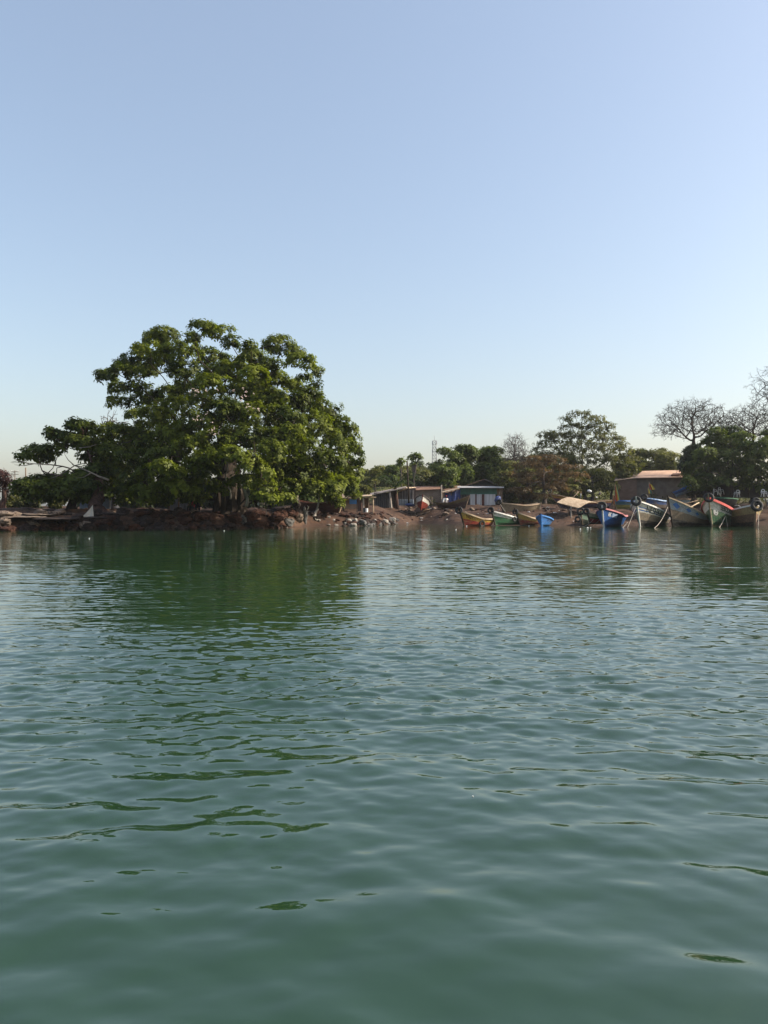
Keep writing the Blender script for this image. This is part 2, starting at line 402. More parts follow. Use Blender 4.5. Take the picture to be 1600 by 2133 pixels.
def colonize(rng, nodes, parents, attr, step, kill, iters=110, up=0.05, jit=0.12):
    nodes = [np.array(n, float) for n in nodes]; parents = list(parents)
    A = np.array(attr, float); act = np.ones(len(A), bool)
    best = np.full(len(A), 1e9); bi = np.zeros(len(A), int)
    for i, n in enumerate(nodes):
        d = np.linalg.norm(A - n, axis=1); m = d < best; best[m] = d[m]; bi[m] = i
    seen = set()
    for _ in range(iters):
        if not act.any(): break
        idx = np.where(act)[0]; new = []
        for ni in np.unique(bi[idx]):
            s = idx[bi[idx] == ni]
            d = A[s] - nodes[ni]; d = d / (np.linalg.norm(d, axis=1)[:, None] + 1e-9)
            v = d.mean(0) + rng.normal(0, jit, 3); v[2] += up; v /= np.linalg.norm(v) + 1e-9
            p = nodes[ni] + v * step
            new.append((ni, p, s))
        for ni, p, s in new:
            nodes.append(p); parents.append(int(ni)); k = len(nodes) - 1
            d = np.linalg.norm(A - p, axis=1); m = d < best; best[m] = d[m]; bi[m] = k
        act &= best > kill
    return np.array(nodes), np.array(parents)

def skeleton_mesh(nodes, parents, r_tip, r_given, power=2.5, sides=5, rmin_draw=0.0, cap=None):
    n = len(nodes); acc = np.zeros(n)
    ch = np.zeros(n, int)
    for i in range(n - 1, -1, -1):
        if acc[i] == 0: acc[i] = r_tip ** power
        if parents[i] >= 0: acc[parents[i]] += acc[i]
    rad = acc ** (1 / power)
    if cap: rad = np.minimum(rad, cap)
    for i, r in r_given.items(): rad[i] = r
    V, Q = [], []
    ang = np.arange(sides) * 2 * np.pi / sides
    for i in range(n):
        p = parents[i]
        if p < 0: continue
        a, b = nodes[p], nodes[i]; t = b - a; L = np.linalg.norm(t)
        if L < 1e-6: continue
        t /= L; h = np.array([0, 0, 1.0]) if abs(t[2]) < 0.9 else np.array([1.0, 0, 0])
        e1 = np.cross(t, h); e1 /= np.linalg.norm(e1); e2 = np.cross(t, e1)
        ring = np.cos(ang)[:, None] * e1 + np.sin(ang)[:, None] * e2
        ra = min(rad[p], rad[i] * 1.5) if i not in r_given else rad[p]
        o = len(V) * sides
        V.append(a + ring * ra - t * 0.15 * ra); V.append(b + ring * rad[i] + t * 0.15 * rad[i])
        k = np.arange(sides)
        Q.append(np.stack([o + k, o + (k + 1) % sides, o + sides + (k + 1) % sides, o + sides + k], -1))
    return np.concatenate(V), np.concatenate(Q), rad

def trunk_path(base, top, n, rng, wob):
    base, top = np.array(base), np.array(top)
    pts = [base + (top - base) * i / (n - 1) for i in range(n)]
    for i in range(1, n - 1): pts[i] = pts[i] + np.append(rng.normal(0, wob, 2), 0)
    return pts

def tree(name, label, base, fork, r0, r1, lobes, leaf, bark, seed, dens=0.9, size=0.5, K=16, L=0.36, Wd=0.2, n_attr=260, step=0.7, kill=0.8,
         r_tip=0.03, group=None, cat='tree', flat=0.75, gap=0.0, flare=1.5, limbcap=None, elev=(-0.75, 0.45), up=0.05, extra_attr=None, bare=False, twig=0):
    rng = np.random.default_rng(seed)
    base = np.array(base, float); lob = []
    root = empty(name, tuple(base)); tag(root, label, cat, group)
    if lobes:
        C, O, T = lobes_to_clusters(rng, lobes, dens, size)
        if gap > 0:
            s = 2.2 / (size * 4.2)
            g = np.sin(C[:, 0] * s + 1.7 * np.sin(C[:, 2] * s * 0.8)) * np.sin(C[:, 2] * s * 1.3 + seed) * np.sin(C[:, 1] * s * 0.9 + 0.5 * seed)
            keep = g + rng.normal(0, 0.25, len(C)) < 1.0 - gap * 1.3
            C, O, T = C[keep], O[keep], T[keep]
        A = C[rng.choice(len(C), min(n_attr, len(C)), replace=False)]
    else: A = None
    if extra_attr is not None: A = np.array(extra_attr) if A is None else np.concatenate([A, extra_attr])
    nt_ = max(4, int(np.linalg.norm(np.array(fork) - base) / max(step, 0.5)) + 2)
    tp = trunk_path(base - np.array([0, 0, 0.25]), fork, nt_, rng, r0 * 0.18)
    nodes, par = colonize(rng, tp, [-1] + list(range(nt_ - 1)), A, step, kill, up=up)
    tips = {}
    if twig:
        hasch = set(par.tolist()); ext, ep = [], []
        for i in range(nt_, len(nodes)):
            if i in hasch and rng.random() > 0.35: continue
            d = nodes[i] - nodes[par[i]]; d /= np.linalg.norm(d) + 1e-9
            for _ in range(3 if i not in hasch else 1):
                v = d + rng.normal(0, 0.55, 3); v /= np.linalg.norm(v); l = twig * rng.uniform(0.5, 1.3)
                k = len(nodes) + len(ext); ext.append(nodes[i] + v * l * 0.5); ep.append(i)
                for _ in range(2):
                    w2 = v + rng.normal(0, 0.4, 3); w2 /= np.linalg.norm(w2); ext.append(nodes[i] + v * l * 0.5 + w2 * l * 0.6); ep.append(k)
        nodes = np.concatenate([nodes, np.array(ext)]); par = np.concatenate([par, np.array(ep)])
    given = {i: r0 + (r1 - r0) * (i / (nt_ - 1)) + (r0 * (flare - 1) if i == 0 else (r0 * (flare - 1) * 0.25 if i == 1 else 0)) for i in range(nt_)}
    V, Q, rad = skeleton_mesh(nodes, par, r_tip, given, cap=limbcap or r1 * 0.95, sides=7 if r0 > 0.4 else 5)
    me = np_mesh('trunk', V - base, Q, bark, smooth=True); link(bpy.data.objects.new('trunk', me), root)
    if lobes and not bare:
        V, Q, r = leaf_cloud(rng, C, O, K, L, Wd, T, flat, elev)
        me = np_mesh('crown', V - base, Q, leaf, {'rnd': r}); link(bpy.data.objects.new('crown', me), root)
    return root

def px_lobes(spec, Y, seed, depth=5.0, dr=0.75, front=1.0, tone=0.45):
    """spec rows (px, py, rx, ry [, depth offset, density, tone]) -> lobes at about Y"""
    r = random.Random(seed); out = []
    for s in spec:
        px, py, rx, ry = s[:4]
        dy = s[4] if len(s) > 4 and s[4] is not None else r.uniform(-depth, depth)
        dn = s[5] if len(s) > 5 and s[5] is not None else 1.0
        tn = s[6] if len(s) > 6 and s[6] is not None else tone + r.uniform(-0.28, 0.28) + (0.25 if r.random() < 0.1 else 0)
        y = Y + dy; k = y / FOC
        out.append((tuple(P(px, py, y)), (rx * k, max(rx, ry) * k * dr, ry * k), dn, tn))
    return out

def auto_lobes(box, Y, seed, n, rr=(0.16, 0.3), shape='round', depth=None, tone=0.45, flatten=0.6):
    """lobes filling the photo box (x0,y0,x1,y1) of a crown"""
    r = random.Random(seed); x0, y0, x1, y1 = box; cx, cy = (x0 + x1) / 2, (y0 + y1) / 2; hw, hh = (x1 - x0) / 2, (y1 - y0) / 2
    if depth is None: depth = hw * Y / FOC * 0.8
    out = []; k = 0
    while len(out) < n and k < 4000:
        k += 1
        u, v, q = r.uniform(-1, 1), r.uniform(-1, 1), r.uniform(-1, 1)
        if shape == 'round' and u * u + v * v + q * q > 1: continue
        if shape == 'dome' and (u * u + (0.5 * (v - 1)) ** 2 * 1.0 + q * q > 1): continue
        if shape == 'cone' and abs(u) > 0.35 + 0.65 * (v + 1) / 2: continue
        s = r.uniform(*rr); rx = hw * s * 1.3; ry = min(rx * flatten, hh * 0.5)
        px = cx + u * (hw - rx); py = cy + v * (hh - ry); y = Y + q * depth; kk = y / FOC
        out.append((tuple(P(px, py, y)), (rx * kk, rx * kk * 0.9, ry * kk), 1.0, tone + r.uniform(-0.2, 0.2)))
    return out

def fill_lobes(x0, x1, top, bot, Y, seed, step=26, depth=4, tone=0.45, rx=22, ry=11):
    """lobes filling the outline between the curves top(px) and bot(px)"""
    r = random.Random(seed); sp = []; x = x0
    while x <= x1:
        t, b = top(x), bot(x); y = t + ry * 0.8
        while y < b - ry * 0.5:
            sp.append((x + r.uniform(-.35, .35) * step, y + r.uniform(-.3, .3) * step * 0.6, rx * r.uniform(0.8, 1.25), ry * r.uniform(0.75, 1.25), r.uniform(-depth, depth))); y += step * 0.62
        x += step
    return px_lobes(sp, Y, seed, depth, tone=tone)
def curve(pts):
    return lambda x: float(np.interp(x, [p[0] for p in pts], [p[1] for p in pts]))
# ---- the great tree on the rocks
Y1 = 67.0
up_ = [(335, 697, 42, 20), (322, 715, 34, 18), (418, 681, 32, 14), (455, 690, 34, 16), (482, 712, 24, 14), (290, 742, 40, 18), (300, 722, 30, 14), (372, 735, 50, 24), (395, 705, 26, 12), (440, 748, 50, 22),
       (575, 719, 42, 19), (606, 734, 34, 16), (628, 752, 34, 17), (655, 772, 20, 13), (660, 799, 14, 7), (636, 786, 16, 7), (518, 722, 22, 9), (522, 742, 34, 15), (555, 760, 40, 18), (528, 778, 36, 16), (500, 760, 40, 20),
       (222, 782, 32, 13), (250, 775, 34, 16), (262, 757, 26, 12), (285, 772, 32, 16), (246, 808, 26, 13), (232, 835, 18, 11), (258, 838, 22, 12), (284, 806, 32, 14), (300, 832, 36, 15), (330, 752, 38, 16), (380, 770, 46, 18),
       (276, 862, 24, 9), (312, 858, 34, 14), (350, 818, 40, 14), (395, 812, 44, 20), (440, 800, 40, 24), (340, 872, 40, 14), (300, 884, 26, 9), (470, 795, 40, 22), (365, 845, 46, 20), (415, 838, 40, 20)]
lo_ = [(520, 812, 46, 20, -3), (560, 826, 46, 20, -4), (610, 838, 42, 20, -1), (646, 838, 30, 15, 1), (672, 852, 38, 22, 0), (706, 885, 34, 24, 1), (728, 905, 24, 22, 2), (742, 930, 18, 18, 2), (742, 958, 22, 22, 0), (738, 985, 24, 22, 0),
       (700, 925, 44, 30, -3), (650, 885, 48, 28, -4), (590, 868, 48, 26, -6), (530, 862, 48, 26, -6), (470, 850, 46, 24, -6), (415, 878, 48, 24, -6), (365, 902, 48, 24, -5), (312, 915, 48, 22, -3), (262, 905, 44, 22, 0), (222, 900, 34, 20, 2),
       (240, 940, 44, 24, -1), (232, 975, 44, 22, 0), (290, 955, 46, 26, -4), (345, 945, 48, 26, -6), (400, 932, 48, 26, -7), (455, 915, 48, 26, -7), (512, 908, 50, 26, -7), (566, 920, 50, 28, -7), (622, 930, 50, 28, -6), (676, 962, 46, 28, -4),
       (716, 1005, 36, 16, -1), (670, 1000, 44, 22, -3), (620, 975, 46, 26, -5), (566, 970, 46, 24, -6), (330, 985, 44, 20, -7), (280, 992, 44, 20, -4), (258, 1018, 36, 14, -3), (308, 1022, 44, 16, -6), (362, 1012, 42, 18, -7), (395, 985, 44, 20, -6),
       (420, 960, 40, 18, -8), (468, 942, 44, 16, -9, 1.2, 0.75), (505, 955, 38, 15, -9.5, 1.2, 0.8), (530, 972, 34, 15, -9.5, 1.2, 0.85), (556, 985, 20, 9, -9.5, 1.2, 0.85), (545, 1012, 28, 11, -9, 1.2, 0.7), (540, 1030, 26, 9, -9, 1.2, 0.75), (562, 1038, 20, 8, -9.3, 1.2, 0.7),
       (600, 1012, 38, 18, -6), (640, 1014, 36, 13, -5), (590, 1036, 28, 10, -7, 1.2, 0.65), (340, 968, 30, 12, -9, 1.2, 0.75), (362, 982, 26, 10, -9.2, 1.2, 0.8), (300, 1040, 26, 8, -6, 1, 0.5), (400, 1020, 30, 12, -6), (690, 1016, 30, 10, -3), (500, 1000, 34, 14, -7.5), (440, 985, 34, 14, -6.5), (455, 1020, 24, 8, -5), (262, 1040, 30, 9, -2), (335, 1040, 36, 10, -4), (372, 1032, 36, 12, -5), (412, 1038, 30, 10, -3), (425, 1005, 34, 14, -6), (590, 1024, 34, 12, -4), (640, 1020, 34, 10, -3), (310, 772, 26, 9, 0), (578, 780, 20, 9, 1), (625, 792, 16, 6, 2), (598, 800, 32, 13, 0), (560, 792, 40, 15, -1), (636, 814, 30, 11, 0), (520, 790, 40, 16, 0), (665, 826, 22, 10, 0), (480, 770, 44, 20, -1), (430, 778, 40, 18, 0), (675, 1010, 36, 12, -4), (720, 1018, 26, 8, -1), (535, 1000, 34, 16, -6), (575, 1000, 36, 16, -6), (565, 940, 40, 20, -8.5), (610, 905, 40, 20, -7)]
lob = px_lobes(up_, Y1, 5, depth=6, tone=0.42) + px_lobes(lo_, Y1, 6, tone=0.45)
# rear half of the crown, behind the same outline
r_ = random.Random(9)
for s in lo_[:46]:
    if r_.random() < 0.72:
        y = Y1 + r_.uniform(3, 9); px = 490 + (s[0] - 490) * 0.9; k = y / FOC
        lob.append((tuple(P(px, s[1] + 6, y)), (s[2] * k, s[2] * k * 0.8, s[3] * k), 0.8, 0.4))
base = ground(478, Y1 - 1.5); base.z -= 0.1
kap = tree('kapok_tree', 'huge spreading green tree with a buttressed trunk above the shoreline boulders', base, P(470, 905, Y1), 1.2, 0.85, lob, M['leaf_kapok'], M['bark'], 21,
           dens=0.62, size=0.5, K=32, L=0.27, Wd=0.14, n_attr=900, step=0.75, kill=0.9, r_tip=0.028, gap=0.34, flare=1.2, limbcap=0.6, flat=0.55, elev=(-0.6, 0.2),
           extra_attr=[tuple(P(458, y, Y1)) for y in (880, 850, 820, 790, 765, 740)])
bv = Vector(base)
mb = MB()
for k in range(9):                                     # buttress fins
    a = k * 2 * math.pi / 9 + 0.3; d = Vector((math.cos(a), math.sin(a), 0)); s = d.cross(Vector((0, 0, 1)))
    ln = r_.uniform(0.6, 1.3); hh = r_.uniform(2.2, 3.6)
    prof = [(0.7, -0.4), (ln + 0.9, -0.4), (ln + 0.6, 0.25), (ln * 0.55 + 0.85, 0.9), (1.25, hh * 0.6), (0.95, hh)]
    mb.prism([bv + d * x + Vector((0, 0, z)) - s * 0.14 for x, z in prof], s * 0.28)
mb.build('buttress_roots', M['bark'], kap, at=bv)
for i, (px, y0, y1, w0, yy) in enumerate([(473, 945, 1040, 0.07, 62.6), (509, 955, 1055, 0.11, 62.2), (497, 960, 1040, 0.045, 62.8), (461, 985, 1035, 0.05, 62.8)]):
    mb = MB(); pts = [P(px + 2.2 * math.sin(q * 0.9 + i) + (q * 0.6 if q > 7 else 0), y0 + (y1 - y0) * q / 10, yy) for q in range(11)]
    mb.tube(pts, [w0 * (0.7 + 0.05 * q) for q in range(11)], 6)
    mb.build('aerial_root', M['bark_pale'] if i < 2 else M['bark'], kap, True, at=bv)
rng = np.random.default_rng(77); bl = []
for (px, py, rx, ry, n) in [(425, 866, 26, 16, 6), (447, 896, 18, 22, 12), (408, 815, 24, 14, 9), (516, 838, 20, 30, 9), (505, 815, 14, 8, 4), (538, 852, 16, 14, 4)]:
    for _ in range(n): bl.append(tuple(P(px + rng.normal(0, rx * 0.5), py + rng.normal(0, ry * 0.5), rng.uniform(58.0, 60.0))))
bl = np.array(bl)
V, Q, r = leaf_cloud(rng, bl, np.tile([[0.3, -0.9, 0.1]], (len(bl), 1)), 5, 0.085, 0.07, np.full(len(bl), 0.5), 0.3, (-1.2, 1.2), 0.05)
link(bpy.data.objects.new('blossoms', np_mesh('blossoms', V - np.array(base), Q, M['blossom'], {'rnd': r})), kap)

# ---- spreading tree at the left
Y2 = 66.0
l2 = px_lobes([(160, 884, 24, 10, 0), (150, 880, 16, 8, -1), (182, 893, 28, 14, 1), (106, 899, 18, 8, -1), (120, 906, 26, 10, 0), (140, 915, 34, 14, 1), (170, 918, 36, 16, 0), (62, 944, 26, 11, 0), (50, 952, 16, 8, 1), (84, 936, 28, 12, 1), (90, 952, 26, 8, 2),
      (112, 934, 30, 12, 0), (205, 925, 34, 16, 2), (198, 952, 34, 14, 2), (60, 1008, 30, 13, 0), (40, 1018, 18, 8, 0), (92, 1002, 34, 14, 1), (120, 1018, 36, 14, 0), (150, 1008, 34, 15, -1), (180, 1012, 34, 14, -2), (206, 1000, 30, 16, 2), (90, 1030, 30, 9, 2), (150, 1034, 32, 9, 3), (215, 1030, 26, 10, 3), (165, 985, 30, 9, 3), (225, 985, 26, 16, 3), (70, 1022, 32, 10, -1), (45, 1008, 22, 9, -1), (110, 1035, 30, 8, 0), (135, 1020, 34, 12, -1.5), (185, 1028, 34, 10, -1), (100, 1010, 34, 12, -1), (165, 1000, 34, 12, -1)], Y2, 3, 2, tone=0.42) + fill_lobes(48, 232, curve([(30, 1010), (60, 996), (110, 992), (160, 986), (235, 950)]), curve([(40, 1030), (90, 1042), (235, 1040)]), Y2 + 1.5, 33, 26, 2.5, 0.4, 22, 9)
tb = ground(203, Y2 - 2.5)
lt = tree('spreading_tree', 'broad low tree with dead pale branches at the bare left end of the shore', tb, P(205, 1000, Y2 - 0.5), 0.62, 0.42, l2, M['leaf_left'], M['bark_red'], 31, dens=0.7, size=0.46, K=17, L=0.34, Wd=0.19,
          n_attr=420, step=0.6, kill=0.7, gap=0.36, flat=0.6, elev=(-0.6, 0.2), flare=1.9, limbcap=0.3, extra_attr=[tuple(P(x, y, Y2)) for x, y in ((150, 968), (180, 975), (120, 958), (160, 945))])
mb = MB(); tv = Vector(tb)
for pl in ([(226, 1000), (205, 992), (180, 980), (155, 970)], [(155, 970), (142, 958), (134, 945)], [(155, 970), (168, 972), (150, 968)], [(155, 970), (140, 980), (118, 992), (104, 997)], [(190, 985), (175, 994), (158, 996)], [(155, 970), (175, 965), (190, 968)], [(104, 968), (70, 966), (48, 963), (25, 964)], [(70, 966), (50, 970), (30, 968)], [(60, 966), (40, 959), (22, 963)], [(165, 933), (185, 931), (200, 926)]):
    n = len(pl); mb.tube([P(x, y, Y2 - 4.2) for x, y in pl], [0.10 * (1 - 0.7 * i / (n - 1)) if pl[0][0] > 200 else 0.05 * (1 - 0.75 * i / (n - 1)) for i in range(n)], 6)
mb.build('dead_branches', M['bark_dead'], lt, True, at=tv)
tree('dark_trunk_tree', 'small dark trunked tree in the shade behind the green net', ground(150, 70), P(150, 1030, 70), 0.42, 0.3, px_lobes([(140, 1020, 26, 9, 0), (165, 1022, 22, 9, 0), (120, 1028, 20, 8, 1)], 70, 3, 2, tone=0.3), M['leaf_left'], M['wood_dark'], 37, n_attr=60)
tree('maroon_tree', 'dark reddish leaved tree cut by the picture edge beside the bare utility poles', ground(6, 74), P(8, 1025, 74), 0.3, 0.22, px_lobes([(2, 992, 22, 9, 0), (12, 1003, 16, 8, 0), (-14, 985, 26, 12, 1), (14, 1018, 20, 10, 1), (-5, 1010, 24, 12, 1), (24, 1012, 12, 6, 1)], 74, 3, 2, tone=0.5), M['leaf_maroon'], M['bark_red'], 39, size=0.4, L=0.22, Wd=0.12, gap=0.4, n_attr=120)
# ---- thin leaning tree with a drooping spray in front of the brown hull
bt = ground(656, 76)
th = tree('leaning_sapling', 'thin pale stemmed tree leaning over the beached brown boat', bt, P(666, 1036, 76), 0.12, 0.07, px_lobes([(672, 1022, 26, 8, 0), (690, 1032, 20, 7, -0.5), (700, 1042, 16, 6, -0.6), (664, 1014, 22, 8, 0), (706, 1050, 9, 4, -0.7), (741, 1031, 12, 5, 1.0), (735, 1024, 14, 6, 1.2), (722, 1016, 18, 7, 1)], 76, 4, 1, tone=0.7), M['leaf_kapok'], M['bark_pale'], 41, size=0.36, K=18, L=0.3, Wd=0.17, dens=1.1, n_attr=100, step=0.4, kill=0.5, r_tip=0.018)
tree('pale_trunk_tree', 'tree with a split whitish trunk right of the great tree', ground(618, 75), P(618, 1018, 75), 0.3, 0.2, px_lobes([(600, 1008, 30, 12, 0), (640, 1010, 30, 12, 0), (620, 995, 34, 14, 0)], 72, 4, 2, tone=0.4), M['leaf_kapok'], M['bark_pale'], 43, n_attr=70)

# ---- trees behind the beach
def bgtree(name, label, box, base_px, Y, seed, leaf, bark, n=16, r0=0.22, shape='round', fork=0.45, gap=0.35, size=0.5, K=14, L=0.36, Wd=0.2, dens=0.6, rr=(0.2, 0.36), tone=0.45, flatten=0.55, n_attr=140, group=None, base_y=None, **kw):
    b = ground(base_px, Y); x0, y0, x1, y1 = box
    if base_y is not None: b.z = P(0, base_y, Y).z
    bpy_ = CY + (CAMZ - b.z) * FOC / Y
    fk = P(base_px + 0.2 * ((x0 + x1) / 2 - base_px), bpy_ + (y0 - bpy_) * fork, Y)
    return tree(name, label, b, fk, r0, r0 * 0.7, auto_lobes(box, Y, seed, n, rr, shape, tone=tone, flatten=flatten), leaf, bark, seed, dens=dens, size=size, K=K, L=L, Wd=Wd, n_attr=n_attr, step=0.7, kill=0.8, gap=gap, group=group, **kw)

bgtree('layered_tree', 'dark layered tree directly left of the lattice tower, over the brick wall', (892, 924, 965, 1030), 920, 116, 51, M['leaf_mid'], M['bark'], 24, shape='round', gap=0.34, rr=(0.26, 0.44), flatten=0.42)
bgtree('rounded_tree', 'dense rounded green tree above the blue tarpaulin lean-to', (922, 921, 1012, 1040), 965, 122, 52, M['leaf_mid'], M['bark'], 40, gap=0.2, dens=0.85, rr=(0.24, 0.4))
bgtree('broad_tree', 'broad dark green tree directly behind the gable roof', (978, 924, 1070, 1042), 1025, 124, 53, M['leaf_mid'], M['bark'], 40, gap=0.2, dens=0.85, tone=0.38, rr=(0.24, 0.4))
tree('feathery_tree', 'brownish feathery layered tree over the raised bow of the long striped boat', ground(1135, 106), P(1132, 985, 106), 0.3, 0.2,
     fill_lobes(1062, 1205, curve([(1050, 1000), (1075, 975), (1100, 955), (1130, 942), (1160, 950), (1185, 965), (1215, 985)]), curve([(1050, 1040), (1120, 1045), (1215, 1035)]), 106, 54, 26, 3.5, 0.45, 26, 5.5),
     M['leaf_brown'], M['bark_dry'], 54, dens=0.42, size=0.44, K=18, L=0.28, Wd=0.11, gap=0.4, n_attr=420, step=0.7, kill=0.8)
tree('low_brown_tree', 'dull brown green low tree filling in between the bare spindly tree and the feathery one', ground(1078, 110), P(1078, 1000, 110), 0.25, 0.17,
     fill_lobes(1046, 1110, curve([(1040, 985), (1070, 965), (1115, 970)]), curve([(1040, 1045), (1115, 1048)]), 110, 64, 24, 3, 0.35, 22, 8), M['leaf_olive'], M['bark_dry'], 64, dens=0.5, size=0.5, gap=0.3, n_attr=160)
tree('understorey_tree', 'dark green brown understorey tree under the tall airy crown', ground(1235, 110), P(1235, 1005, 110), 0.25, 0.17,
     fill_lobes(1185, 1272, curve([(1180, 1000), (1220, 975), (1260, 978), (1305, 985)]), curve([(1180, 1046), (1272, 1030)]), 110, 65, 26, 3, 0.25, 24, 9), M['leaf_olive'], M['bark_dry'], 65, dens=0.5, size=0.5, gap=0.25, n_attr=200)
b = ground(1215, 118)
tree('tall_airy_tree', 'tall airy olive tree, the highest crown between the great tree and the bare domed tree', b, P(1215, 975, 118), 0.45, 0.3,
     px_lobes([(1205, 862, 26, 6, 0), (1190, 872, 24, 6, 1), (1222, 866, 14, 5, 0), (1240, 872, 28, 7, -1), (1262, 884, 20, 7, 0), (1272, 893, 14, 6, 0), (1190, 888, 26, 7, 1), (1178, 892, 16, 5, 0), (1215, 885, 24, 7, 0), (1238, 893, 32, 8, 0), (1150, 905, 32, 8, 0), (1133, 907, 20, 6, 1), (1168, 912, 32, 9, 1), (1200, 905, 34, 9, 0),
               (1235, 910, 36, 11, -1), (1265, 908, 26, 9, 0), (1285, 918, 24, 8, 0), (1300, 925, 16, 6, 0), (1180, 928, 40, 11, 0), (1220, 930, 44, 13, -2), (1260, 932, 42, 12, -1), (1295, 940, 28, 10, 0), (1140, 925, 28, 9, 1), (1200, 955, 46, 14, -2), (1245, 958, 48, 15, -2), (1285, 962, 36, 13, -1), (1215, 985, 46, 15, -2), (1255, 988, 40, 13, -2), (1300, 978, 28, 10, -1), (1225, 1015, 44, 14, -1), (1262, 1008, 26, 10, 0), (1128, 938, 26, 9, 1), (1150, 950, 32, 10, 0), (1178, 952, 34, 11, 0), (1312, 956, 22, 9, 0), (1322, 974, 20, 9, 0), (1140, 970, 30, 10, 2)], 118, 8, 4, tone=0.45),
     M['leaf_olive'], M['bark_dry'], 55, dens=0.42, size=0.5, K=14, L=0.32, Wd=0.15, n_attr=520, step=0.8, kill=0.9, gap=0.4, r_tip=0.028, limbcap=0.22)
bgtree('shade_tree', 'dark brownish tree shading the left end of the orange roof', (1268, 962, 1330, 1002), 1272, 113, 56, M['leaf_olive'], M['bark_dry'], 16, gap=0.4, tone=0.25, flatten=0.35)
bgtree('grey_green_tree', 'flat topped grey green tree behind the orange roofed building', (1305, 926, 1365, 992), 1340, 150, 57, M['leaf_far'], M['bark'], 18, gap=0.3, shape='dome')
bgtree('yellowish_tree', 'yellowish green tree between the flat topped tree and the bare domed tree', (1352, 930, 1412, 990), 1380, 146, 58, M['leaf_olive'], M['bark'], 18, gap=0.3, shape='dome', tone=0.3)
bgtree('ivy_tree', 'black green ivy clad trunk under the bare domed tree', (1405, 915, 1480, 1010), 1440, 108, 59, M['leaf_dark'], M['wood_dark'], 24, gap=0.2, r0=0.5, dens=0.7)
tree('shore_tree', 'wide green tree with a dark trunk behind the green white boat', ground(1527, 98), P(1520, 985, 98), 0.38, 0.28,
     fill_lobes(1445, 1575, curve([(1435, 985), (1452, 950), (1470, 920), (1495, 892), (1525, 890), (1550, 900), (1580, 905)]), curve([(1435, 1015), (1470, 1022), (1580, 1020)]), 98, 60, 27, 4.5, 0.42, 25, 11), M['leaf_mid'], M['wood_dark'], 60, dens=0.6, size=0.5, K=17, gap=0.26, n_attr=420, flat=0.6)
tree('edge_tree', 'green tree cut by the picture edge behind the tyre fendered brown bow', ground(1640, 96), P(1640, 985, 96), 0.38, 0.28,
     fill_lobes(1568, 1690, curve([(1560, 930), (1580, 905), (1600, 898), (1640, 895), (1700, 940)]), curve([(1560, 1018), (1700, 1018)]), 96, 61, 27, 4.5, 0.42, 25, 11), M['leaf_mid'], M['bark'], 61, dens=0.6, size=0.5, K=17, gap=0.26, n_attr=380, flat=0.6)
for i, (bx, basex, Y, lf, sh, lab, tn) in enumerate([
        ((760, 965, 800, 1015), 782, 128, 'leaf_olive', 'dome', 'yellow green tree rising beside the great tree, over the black shed', 0.35),
        ((795, 958, 838, 1010), 815, 132, 'leaf_mid', 'round', 'small knobbly green tree just left of the tall bare pole', 0.35),
        ((840, 985, 905, 1030), 875, 120, 'leaf_bush', 'dome', 'bright low bush above the broken brick wall', 0.35),
        ((880, 985, 930, 1022), 905, 118, 'leaf_olive', 'dome', 'olive bush at the foot of the dark layered tree', 0.4),
        ((735, 1000, 775, 1032), 750, 104, 'leaf_olive', 'dome', 'low olive bush behind the flat roofed stall', 0.4),
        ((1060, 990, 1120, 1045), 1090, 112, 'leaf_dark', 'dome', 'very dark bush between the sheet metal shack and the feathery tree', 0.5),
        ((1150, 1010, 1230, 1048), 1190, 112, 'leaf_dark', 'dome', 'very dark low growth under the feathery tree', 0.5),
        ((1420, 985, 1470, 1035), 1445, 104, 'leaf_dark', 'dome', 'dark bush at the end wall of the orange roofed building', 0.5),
        ((1050, 1005, 1085, 1050), 1068, 106, 'leaf_bush', 'dome', 'bright shrub at the corner post of the gabled hut', 0.2)]):
    bgtree('bush' if 'bush' in lab or 'shrub' in lab or 'growth' in lab else 'small_tree', lab, bx, basex, Y, 80 + i, M[lf], M['bark'], 12, r0=0.14, gap=0.25, dens=0.8, n_attr=60, shape=sh, fork=0.3, tone=tn, cat='bush' if 'bush' in lab or 'shrub' in lab or 'growth' in lab else 'tree')
for i, (xa, xb, tp_, lab, lf) in enumerate([(770, 900, [(760, 985), (800, 972), (850, 975), (905, 985)], 'wide olive tree line crown behind the bare pole', 'leaf_olive'), (1050, 1190, [(1045, 965), (1100, 948), (1150, 955), (1195, 960)], 'wide hazy olive crown far behind the feathery tree', 'leaf_far'), (1290, 1420, [(1285, 950), (1330, 938), (1380, 945), (1425, 950)], 'wide hazy crown far behind the orange roof', 'leaf_olive')]):
    mx_ = (xa + xb) / 2
    tree('distant_tree', lab, ground(mx_, 138), P(mx_, 1000, 138), 0.3, 0.2, fill_lobes(xa, xb, curve(tp_), curve([(xa, 1022), (xb, 1022)]), 138, 200 + i, 28, 4, 0.4, 24, 9), M[lf], M['bark'], 200 + i, dens=0.55, size=0.6, K=14, L=0.5, Wd=0.26, gap=0.28, n_attr=160)
for i, (bx, basex, lab) in enumerate([((30, 1032, 62, 1062), 46, 'dull bush at the far left under the spreading tree'), ((58, 1028, 92, 1060), 75, 'bush with yellowing leaves left of the dark trunked tree'), ((92, 1035, 128, 1060), 108, 'light green bush beside the dark trunked tree'), ((8, 1030, 34, 1056), 22, 'brown green bush at the foot of the maroon tree')]):
    bgtree('bush', lab, bx, basex, 80, 120 + i, M['leaf_bush'], M['bark'], 9, r0=0.08, gap=0.2, dens=0.8, n_attr=40, shape='dome', fork=0.3, tone=0.3, cat='bush')
